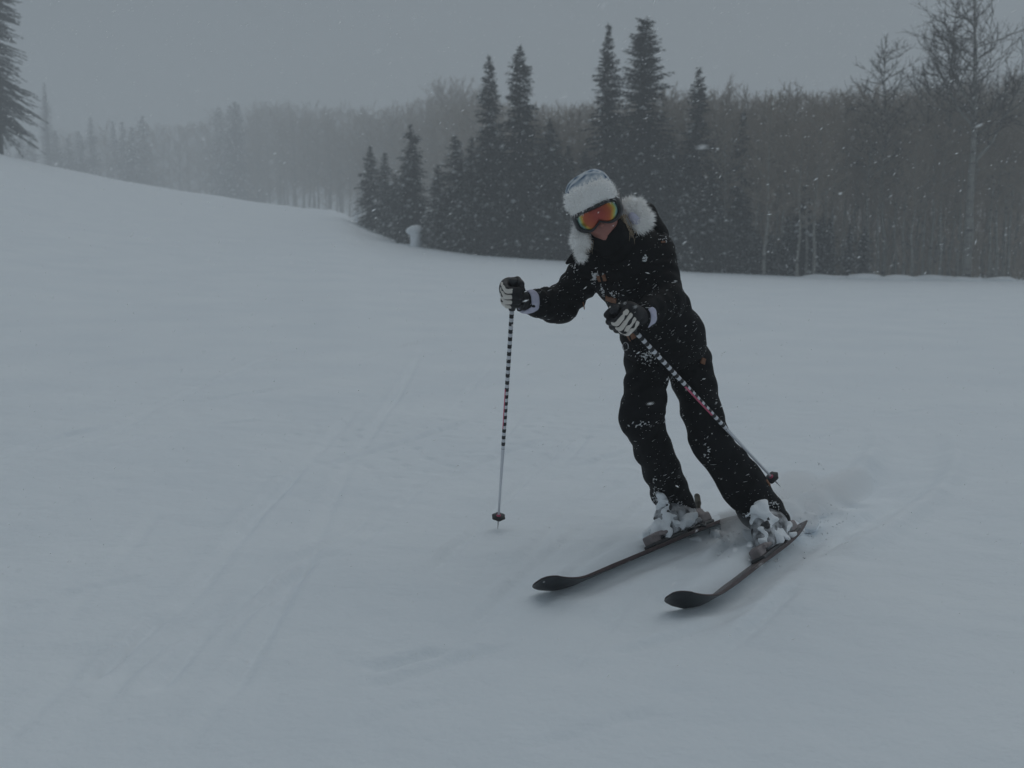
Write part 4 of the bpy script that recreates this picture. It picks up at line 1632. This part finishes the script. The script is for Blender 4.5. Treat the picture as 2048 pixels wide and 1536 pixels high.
# ------------------------------------------------------------------ ski poles
def pole_mat():
    """pole graphics: black rings on white, one pink stripe along the middle, plain white below"""
    m = bpy.data.materials.new('striped_pole')
    m.use_nodes = True
    n = m.node_tree
    b = n.nodes['Principled BSDF']
    b.inputs['Roughness'].default_value = 0.4
    tc = n.nodes.new('ShaderNodeTexCoord')
    sx_ = n.nodes.new('ShaderNodeSeparateXYZ')
    n.links.new(tc.outputs['Object'], sx_.inputs[0])

    def math_(op, a, bb, c=None):
        q = n.nodes.new('ShaderNodeMath')
        q.operation = op
        for i, v in enumerate((a, bb) if c is None else (a, bb, c)):
            if isinstance(v, (int, float)):
                q.inputs[i].default_value = v
            else:
                n.links.new(v, q.inputs[i])
        return q.outputs[0]

    z = sx_.outputs['Z']
    fr = math_('FRACT', math_('MULTIPLY', z, 1 / 0.0345), 0.0)
    ring = math_('LESS_THAN', fr, 0.52)
    upper = math_('GREATER_THAN', z, 0.43)
    ring = math_('MULTIPLY', ring, upper)
    pk = math_('MULTIPLY', math_('GREATER_THAN', z, 0.535), math_('LESS_THAN', z, 0.735))
    pk = math_('MULTIPLY', pk, math_('LESS_THAN', sx_.outputs['X'], -0.001))
    mx = n.nodes.new('ShaderNodeMix'); mx.data_type = 'RGBA'
    mx.inputs[6].default_value = (0.66, 0.68, 0.72, 1)
    mx.inputs[7].default_value = (0.012, 0.013, 0.016, 1)
    n.links.new(ring, mx.inputs[0])
    m2 = n.nodes.new('ShaderNodeMix'); m2.data_type = 'RGBA'
    m2.inputs[7].default_value = (0.62, 0.11, 0.20, 1)
    n.links.new(pk, m2.inputs[0])
    n.links.new(mx.outputs[2], m2.inputs[6])
    n.links.new(m2.outputs[2], b.inputs['Base Color'])
    return m


M_pole = pole_mat()


def ski_pole(tip, hand, label, xside):
    L = float(np.linalg.norm(hand - tip))
    root = empty('ski_pole', tip)
    z = unit(hand - tip)
    x = unit(np.asarray(xside) - z * (np.asarray(xside) @ z))
    y = np.cross(z, x)
    root.rotation_euler = Matrix((x, y, z)).transposed().to_euler()
    tag(root, label, 'ski pole', 'pair of ski poles')
    s = Soup(); s.tube([(0, 0, 0.03), (0, 0, 0.3), (0, 0, 0.45), (0, 0, L - 0.02)], [0.0050, 0.0062, 0.0085, 0.0092], 14)
    link('shaft', s.mesh('shaft', M_pole), root)
    s = Soup()
    s.tube([(0, 0, L - 0.075), (0, 0, L - 0.06), (0, 0, L - 0.05), (0, 0, L - 0.02), (0, 0, L + 0.02), (0, 0, L + 0.045), (0, 0, L + 0.052), (0, 0, L + 0.060), (0, 0, L + 0.064)],
           [0.013, 0.0165, 0.015, 0.0165, 0.016, 0.0165, 0.021, 0.020, 0.010], 14)
    link('grip', s.mesh('grip', M_grip), root)
    s = Soup()
    loop = spline([(0.012, 0, L + 0.06), (0.034, 0.006, L + 0.045), (0.050, 0.01, L + 0.0), (0.046, 0.008, L - 0.055), (0.026, 0.0, L - 0.07), (0.02, -0.006, L - 0.02)], 4)
    s.tube(loop, [0.0036] * len(loop), 5)
    link('strap', s.mesh('strap', M_grip), root)
    s = Soup()
    pr = [(0.006, 0.060), (0.012, 0.059), (0.030, 0.054), (0.031, 0.051), (0.012, 0.053), (0.007, 0.046), (0.006, 0.036)]
    k = 20
    vv, ff = [], []
    for i, (rr_, zz_) in enumerate(pr):
        for j in range(k):
            a = 2 * math.pi * j / k
            w_ = rr_ * (1 + (0.08 * math.cos(6 * a) if rr_ > 0.025 else 0))
            vv.append((w_ * math.cos(a), w_ * math.sin(a), zz_))
    for i in range(len(pr) - 1):
        for j in range(k):
            ff.append((i * k + j, i * k + (j + 1) % k, (i + 1) * k + (j + 1) % k, (i + 1) * k + j))
    s.add(vv, ff)
    bk = link('basket', s.mesh('basket', M_grip), root)
    s = Soup(); s.tube([(0, 0, 0.057), (0, 0, 0.066)], [0.0115, 0.0075], 14)
    link('collar_ring', s.mesh('collar_ring', M_pinkplastic), bk)
    s = Soup(); s.tube([(0, 0, -0.02), (0, 0, 0.012), (0, 0, 0.032)], [0.0012, 0.003, 0.0048], 8)
    link('tip', s.mesh('tip', M_metal), root)
    return root


ski_pole(POLE_R_TIP + [0, 0, 0.004], HAND_R, 'striped ski pole planted nearly upright in the snow, gripped at arm\'s length', (1.0, -0.5, 0))
ski_pole(POLE_L_TIP, HAND_L, 'striped ski pole trailing across the skier\'s legs, its basket off the snow', (0.75, 0, 0.65))


# ------------------------------------------------------------------ skis, bindings and boots
def ski(line, length, bootpos, edge, label, tip_up):
    """a flexed ski following the line it carves; bootpos = distance of the boot centre from the tip"""
    sp = spline(line, 24)
    seg = np.linalg.norm(np.diff(sp, axis=0), axis=1)
    cum = np.concatenate([[0], np.cumsum(seg)])
    dend = unit(sp[-1] - sp[-6])

    def at(s_):
        if s_ <= cum[-1]:
            return np.array([np.interp(s_, cum, sp[:, i]) for i in range(3)])
        return sp[-1] + dend * (s_ - cum[-1])

    def tang(s_):
        return unit(at(max(s_ - 0.06, 0)) - at(min(s_ + 0.06, length)))      # forwards = towards the tip

    def frame(s_):
        t = tang(s_)
        lat = unit(np.cross(t, [0, 0, 1]))            # skier's right
        up = np.array([0, 0, 1.0])
        # tilt: the running base is turned towards the outside of the turn
        e_ = edge * (1.22 - 0.22 * min(1, s_ / 0.40))      # the shovel bites a little harder
        u2 = unit(up * math.cos(e_) + lat * math.sin(e_))
        l2 = unit(np.cross(t, u2))
        return t, l2, u2

    def width(s_):
        q = s_ / length
        if s_ < 0.07:
            return 0.0575 * math.sqrt(max(0.03, 1 - ((0.07 - s_) / 0.07) ** 2.4))
        return 0.036 + 0.020 * max(0, (0.45 - q) / 0.40) ** 1.6 + 0.014 * max(0, (q - 0.5) / 0.5) ** 1.6

    def rise(s_):
        a = max(0, 0.24 - s_) / 0.24
        return tip_up * a ** 1.9

    def centre(s_):
        t, l2, u2 = frame(s_)
        c = at(s_)
        c = c + np.array([0, 0, 1.0]) * (width(s_) * math.sin(abs(edge)) * 0.62 + 0.002)
        return c + unit(u2 + np.array([0, 0, 0.8])) * rise(s_)

    root = empty('ski', at(bootpos))
    tag(root, label, 'ski', 'pair of skis')
    N = 64
    ss = np.concatenate([np.linspace(0.0, 0.22, 22), np.linspace(0.24, length, N - 22)])
    parts = {'top_sheet': [], 'sidewall': [], 'base': []}
    for s0 in ss:
        c = centre(s0)
        t, l2, u2 = frame(s0)
        if s0 < 0.22:
            c2 = centre(min(s0 + 0.02, 0.24))
            t = unit(c - c2)
            u2 = unit(u2 - t * (u2 @ t))
            l2 = np.cross(t, u2)
        wd = width(s0)
        th = 0.004 + 0.010 * min(1, max(0, s0 - 0.05) / 0.35) * min(1, max(0.1, (length - s0) / 0.3))
        parts['top_sheet'] += [c - l2 * (wd - 0.003) + u2 * th, c + l2 * (wd - 0.003) + u2 * th, c + l2 * (wd - 0.002) + u2 * (th - 0.003), c - l2 * (wd - 0.002) + u2 * (th - 0.003)]
        parts['sidewall'] += [c - l2 * wd + u2 * (th - 0.003), c + l2 * wd + u2 * (th - 0.003), c + l2 * (wd + 0.0008) - u2 * 0.0, c - l2 * (wd + 0.0008)]
        parts['base'] += [c - l2 * (wd - 0.001) - u2 * 0.0005, c + l2 * (wd - 0.001) - u2 * 0.0005, c + l2 * (wd - 0.001) - u2 * 0.002, c - l2 * (wd - 0.001) - u2 * 0.002]
    n = len(ss)
    ff = []
    for i in range(n - 1):
        for j in range(4):
            ff.append((i * 4 + j, i * 4 + (j + 1) % 4, i * 4 + 4 + (j + 1) % 4, i * 4 + 4 + j))
    ff += [(3, 2, 1, 0), tuple((n - 1) * 4 + j for j in range(4))]
    for nm, mm in (('top_sheet', M_skitop), ('sidewall', M_skiedge), ('base', M_skibase)):
        child_world(nm, make_mesh(nm, np.array(parts[nm]), ff, mm, smooth=False), root)
    bc = centre(bootpos)
    t, l2, u2 = frame(bootpos)
    # binding: plate, toe piece, heel piece with its lever
    top = bc + u2 * 0.014

    def q(a, b, c):
        return top + t * a + l2 * b + u2 * c

    AX = (t, l2, u2)
    F = Field(top - 0.32, top + 0.32, 0.004)
    F.box(q(0.12, 0, 0.006), AX, (0.13, 0.032, 0.008), 0.004)
    F.box(q(-0.15, 0, 0.006), AX, (0.09, 0.032, 0.008), 0.004)
    child_world('binding_plate', F.mesh('binding_plate', M_bindark), root)
    F = Field(q(0.19, 0, 0.03) - 0.12, q(0.19, 0, 0.03) + 0.12, 0.0035)
    F.box(q(0.215, 0, 0.030), AX, (0.034, 0.024, 0.020), 0.008)
    F.box(q(0.180, 0.0, 0.040), AX, (0.018, 0.036, 0.010), 0.006, 0.01)
    F.cone(q(0.170, 0.034, 0.036), q(0.150, 0.040, 0.036), 0.009, 0.007, 0.006)
    F.cone(q(0.170, -0.034, 0.036), q(0.150, -0.040, 0.036), 0.009, 0.007, 0.006)
    child_world('toe_binding', F.mesh('toe_binding', M_binding), root)
    F = Field(q(-0.2, 0, 0.04) - 0.13, q(-0.2, 0, 0.04) + 0.13, 0.0035)
    F.box(q(-0.200, 0, 0.032), AX, (0.045, 0.026, 0.022), 0.010)
    F.cone(q(-0.175, 0, 0.055), q(-0.205, 0, 0.062), 0.024, 0.020, 0.012)
    heel = child_world('heel_binding', F.mesh('heel_binding', M_binding), root)
    F = Field(q(-0.21, 0, 0.1) - 0.12, q(-0.21, 0, 0.1) + 0.12, 0.0032)
    F.cone(q(-0.205, 0, 0.062), q(-0.228, 0, 0.105), 0.010, 0.013, 0.006, flat=(t, 0.55))
    F.cone(q(-0.228, 0, 0.105), q(-0.246, 0, 0.132), 0.018, 0.016, 0.006, flat=(t, 0.4))
    child_world('lever', F.mesh('lever', M_lever), heel)
    F = Field(q(-0.12, 0, 0.0) - 0.14, q(-0.12, 0, 0.0) + 0.14, 0.0035)
    for s0 in (-1, 1):
        F.cone(q(-0.135, 0.040 * s0, -0.004), q(-0.10, 0.046 * s0, 0.012), 0.006, 0.005, 0.004)
        F.cone(q(-0.135, 0.040 * s0, -0.004), q(-0.165, 0.030 * s0, 0.012), 0.006, 0.005, 0.004)
    child_world('ski_brake', F.mesh('ski_brake', M_bindark), root)
    return q, AX


EDGE = R(32)
qa, AXA = ski(SKI_A, 1.60, 0.99, EDGE, 'inner ski carving from behind the front boot, its dark upturned tip beside the planted pole', 0.060)
qb, AXB = ski(SKI_B, 1.34, 0.96, R(34), 'outer ski edged hard under the wide trouser cuff, broad black shovel lifted off the snow', 0.065)


def boot(q, AX, ankle, knee, seed):
    t, l2, u2 = AX
    lo, hi = q(0, 0, 0.12) - 0.27, q(0, 0, 0.12) + 0.27
    F = Field(lo, hi, 0.0055)
    F.box(q(0.0, 0, 0.030), AX, (0.155, 0.034, 0.012), 0.006)                         # sole
    F.cone(q(-0.105, 0, 0.075), q(0.085, 0, 0.070), 0.046, 0.042, 0.02, flat=(l2, 0.92))
    F.cone(q(0.085, 0, 0.068), q(0.120, 0, 0.058), 0.040, 0.034, 0.02)
    leg = unit(knee - ankle)
    top = ankle + leg * 0.10
    F.cone(q(-0.055, 0, 0.085), ankle, 0.056, 0.060, 0.03)
    F.cone(ankle, top, 0.060, 0.058, 0.02)
    F.cone(q(0.045, 0, 0.105), ankle + t * 0.02, 0.046, 0.052, 0.03)
    F.noise(0.0012, 60, 120, 6, seed=seed)
    b = child_world('ski_boot', F.mesh('ski_boot', M_boot), person)
    # buckles over the instep
    for i, (a, hgt) in enumerate(((0.092, 0.110), (0.055, 0.135), (0.030, 0.170))):
        G_ = Field(q(a, 0, hgt) - 0.09, q(a, 0, hgt) + 0.09, 0.0035)
        up_ = unit(u2 * 0.85 + t * 0.5)
        ax2 = (l2, np.cross(up_, l2), up_)
        G_.box(q(a, -0.012, hgt), ax2, (0.042, 0.010, 0.006), 0.003)
        G_.box(q(a, -0.040, hgt - 0.012), ax2, (0.012, 0.014, 0.007), 0.003)
        child_world('buckle', G_.mesh('buckle', M_bindark), b)
    # snow packed over instep, binding and toe
    S = Field(lo, hi, 0.0065)
    S.cone(q(0.13, -0.01, 0.055), q(0.04, -0.02, 0.115), 0.030, 0.038, 0.02)
    S.cone(q(0.05, -0.035, 0.05), q(-0.09, -0.038, 0.045), 0.028, 0.022, 0.02)
    S.cone(q(0.04, -0.01, 0.15), q(0.02, -0.02, 0.19), 0.036, 0.024, 0.02)
    S.F += 0.004
    S.noise(0.015, 34, 80, 14, seed=seed + 1)
    S.noise(0.010, 110, 200, 12, seed=seed + 2)
    sn = child_world('packed_snow', S.mesh('packed_snow', M_snowlump), b)
    return b


boot(qa, AXA, J['an_r'], J['kn_r'], 71)
boot(qb, AXB, J['an_l'], J['kn_l'], 81)


# ------------------------------------------------------------------ churned snow round the skis
def churned():
    lo = np.array([0.45, 3.55, -0.06])
    hi = np.array([1.75, 4.95, 0.34])
    F = Field(lo, hi, 0.011)
    for (px, py, r1, zz) in ((1516, 1112, 0.035, 0.025), (1512, 1092, 0.050, 0.045), (1512, 1075, 0.055, 0.075), (1520, 1060, 0.045, 0.10), (1532, 1092, 0.05, 0.04),
                             (1545, 1100, 0.045, 0.015), (1604, 1042, 0.075, -0.015), (1622, 1026, 0.08, -0.03), (1590, 1058, 0.06, -0.01), (1310, 1078, 0.050, 0.02), (1330, 1062, 0.045, 0.04), (1345, 1050, 0.04, 0.06),
                             (1420, 1062, 0.055, -0.03), (1460, 1060, 0.06, -0.035), (1395, 1075, 0.05, -0.03)):
        g = G(px, py)
        F.ell(g + [0, 0.03, zz], np.eye(3), (r1 * 1.25, r1, r1 * 0.9), 0.05)
    F.F += 0.012
    F.noise(0.013, 28, 70, 12, seed=95)
    F.noise(0.007, 90, 180, 12, seed=96)
    V, Q = F.arrays()
    # loose crumbs thrown out of the turn
    r = np.random.default_rng(97)
    vs2, fs2, n0 = [V], [tuple(a) for a in Q], len(V)
    for k in range(700):
        px, py = (1510 + r.normal(0, 45), 1085 + r.normal(0, 30)) if k % 2 else (1600 + r.normal(0, 55), 1015 + r.normal(0, 40))
        g = G(px, max(py, 930))
        g[2] = abs(r.normal(0, 0.02))
        s0 = r.uniform(0.0015, 0.0045)
        o = r.normal(0, 1, (4, 3)) * s0
        vs2.append(g + o)
        fs2 += [(n0, n0 + 1, n0 + 2), (n0, n0 + 2, n0 + 3), (n0, n0 + 3, n0 + 1), (n0 + 1, n0 + 3, n0 + 2)]
        n0 += 4
    o = link('churned_snow', make_mesh('churned_snow', np.concatenate(vs2), fs2, M_snowlump))
    tag(o, 'churned powder snow sprayed up round the boots and skis', 'snow', kind='stuff')


churned()


def powder_cloud():
    """fine powder hanging in the air behind the outer ski"""
    m = bpy.data.materials.new('airborne_powder')
    m.use_nodes = True
    n = m.node_tree
    n.nodes.clear()
    out = n.nodes.new('ShaderNodeOutputMaterial')
    pv = n.nodes.new('ShaderNodeVolumePrincipled')
    pv.inputs['Color'].default_value = (0.985, 0.99, 0.995, 1)
    pv.inputs['Density'].default_value = 4.5
    n.links.new(pv.outputs[0], out.inputs['Volume'])
    F = Field((0.9, 3.7, -0.08), (2.1, 5.2, 0.45), 0.02)
    for (px, py, r1, zz) in ((1590, 1050, 0.10, 0.05), (1640, 1020, 0.13, 0.05), (1700, 990, 0.12, 0.03), (1600, 1010, 0.08, 0.08), (1450, 1070, 0.09, 0.03), (1510, 1080, 0.09, 0.06), (1520, 1105, 0.07, 0.04), (1330, 1070, 0.07, 0.04), (1310, 1090, 0.06, 0.02), (1560, 1075, 0.07, 0.03)):
        g = G(px, py)
        F.ell(g + [0, 0.05, zz], np.eye(3), (r1 * 1.3, r1, r1 * 0.8), 0.10)
    F.noise(0.02, 12, 40, 10, seed=99)
    o = link('powder_cloud', F.mesh('powder_cloud', m))
    tag(o, 'thin cloud of airborne powder snow behind the outer boot', 'snow', kind='stuff')


powder_cloud()


# ------------------------------------------------------------------ snow-capped stumps by the trees
def stump(px, py_base, py_top, hw, d, label, seed):
    b = P(px, py_base, d)
    b[2] = gz(b[0], d)
    H = P(px, py_top, d)[2] - b[2]
    w_ = hw / FPX * d
    root = empty('stump', b)
    tag(root, label, 'stump', 'snow-capped stumps')
    s = Soup()
    s.tube([b + [0, 0, -0.3], b + [0.02, 0, H * 0.5], b + [0, 0, H * 0.8]], [w_ * 0.75, w_ * 0.62, w_ * 0.6], 9)
    child_world('trunk', s.mesh('stump_trunk', M_sprucebark), root)
    F = Field(b - [0.9, 0.9, 0.4], b + np.array([0.9, 0.9, H + 0.6]), 0.04)
    F.cone(b + [0.1 * w_, -0.1, 0.0], b + [0.15 * w_, -0.1, H * 0.8], w_ * 0.80, w_ * 0.72, 0.2)
    F.ell(b + [-0.25 * w_, -0.05, H * 0.86], np.eye(3), (w_ * 1.25, w_, w_ * 0.62), 0.15)
    F.noise(0.03, 5, 14, 8, seed=seed)
    child_world('snow_cap', F.mesh('snow_cap', M_snowlump), root)


stump(832, 492, 456, 15, 50.5, 'snow-plastered stump with an overhanging snow cap at the piste edge', 3)
stump(714, 448, 424, 6, 66, 'small thin snow-covered stump near the crest bump', 4)

# low snow hummocks where the piste meets the wood
hm = np.random.default_rng(66)
for px in (1640, 1730, 1790, 1865, 1920, 1995):
    d = 40.6 + hm.uniform(-0.4, 0.4)
    b = np.array([x_at(px, d), d, 0])
    b[2] = gz(b[0], d)
    F = Field(b - [1.6, 1.2, 0.5], b + np.array([1.6, 1.2, 0.7]), 0.08)
    F.ell(b + [0, 0, -0.02], np.eye(3), (hm.uniform(0.6, 1.1), 0.6, hm.uniform(0.12, 0.26)), 0.2)
    F.noise(0.03, 3, 8, 6, seed=int(px))
    o = link('snow_mound', F.mesh('snow_mound', M_snowlump))
    tag(o, 'low snow hummock at the foot of the bare aspens', 'snow mound', 'hummocks at the wood edge')


# ------------------------------------------------------------------ falling snow
def falling_snow():
    r = np.random.default_rng(123)
    n = 44000
    y = 1.1 + 15 * r.random(n) ** 0.62
    x = r.uniform(-1, 1, n) * (0.75 * y + 0.8)
    z = CAM_H + r.uniform(-0.45, 0.42, n) * y
    keep = z > 0.02 + ground(x, y)
    x, y, z = x[keep], y[keep], z[keep]
    n = len(x)
    c = np.stack([x, y, z], 1)
    size = (0.0007 + 0.0021 * r.random(n) ** 3) * (0.75 + 0.06 * y)
    asp = r.uniform(1.6, 4.5, n)
    d = np.array([0.80, -0.15, 0.52]) + r.normal(0, 0.30, (n, 3))
    d /= np.linalg.norm(d, axis=1, keepdims=True)
    a = np.cross(d, r.normal(0, 1, (n, 3)))
    a /= np.linalg.norm(a, axis=1, keepdims=True)
    b = np.cross(d, a)
    S = size[:, None]
    D = d * S * asp[:, None]
    j = lambda: r.uniform(0.7, 1.25, (n, 1))
    V = np.stack([c - D * j(), c + a * S * j(), c + D * j(), c - a * S * j(), c - D * j(), c + b * S * j(), c + D * j(), c - b * S * j()], 1).reshape(-1, 3)
    T = np.array([(0, 1, 2), (0, 2, 3), (4, 5, 6), (4, 6, 7)])
    Fc = (np.arange(n)[:, None, None] * 8 + T[None]).reshape(-1, 3)
    o = link('falling_snow', make_mesh('falling_snow', V, Fc, M_flake, smooth=False))
    tag(o, 'wind-driven snowflakes falling through the air', 'snowflakes', kind='stuff')


falling_snow()


# ------------------------------------------------------------------ haze of the snowfall
def haze():
    x0, x1, y0, y1, z0, z1 = -420, 420, -70, 420, -4.0, 34.0
    v = [(x0, y0, z0), (x1, y0, z0), (x1, y1, z0), (x0, y1, z0), (x0, y0, z1), (x1, y0, z1), (x1, y1, z1), (x0, y1, z1)]
    f = [(0, 3, 2, 1), (4, 5, 6, 7), (0, 1, 5, 4), (1, 2, 6, 5), (2, 3, 7, 6), (3, 0, 4, 7)]
    m = bpy.data.materials.new('snowfall_haze')
    m.use_nodes = True
    n = m.node_tree
    n.nodes.clear()
    out = n.nodes.new('ShaderNodeOutputMaterial')
    pv = n.nodes.new('ShaderNodeVolumePrincipled')
    pv.inputs['Color'].default_value = (0.90, 0.93, 0.95, 1)
    pv.inputs['Density'].default_value = 0.0054
    pv.inputs['Anisotropy'].default_value = 0.2
    n.links.new(pv.outputs[0], out.inputs['Volume'])
    o = link('haze', make_mesh('haze', v, f, m, smooth=False))
    tag(o, 'pale haze of falling snow filling the air', 'haze', kind='stuff')


haze()
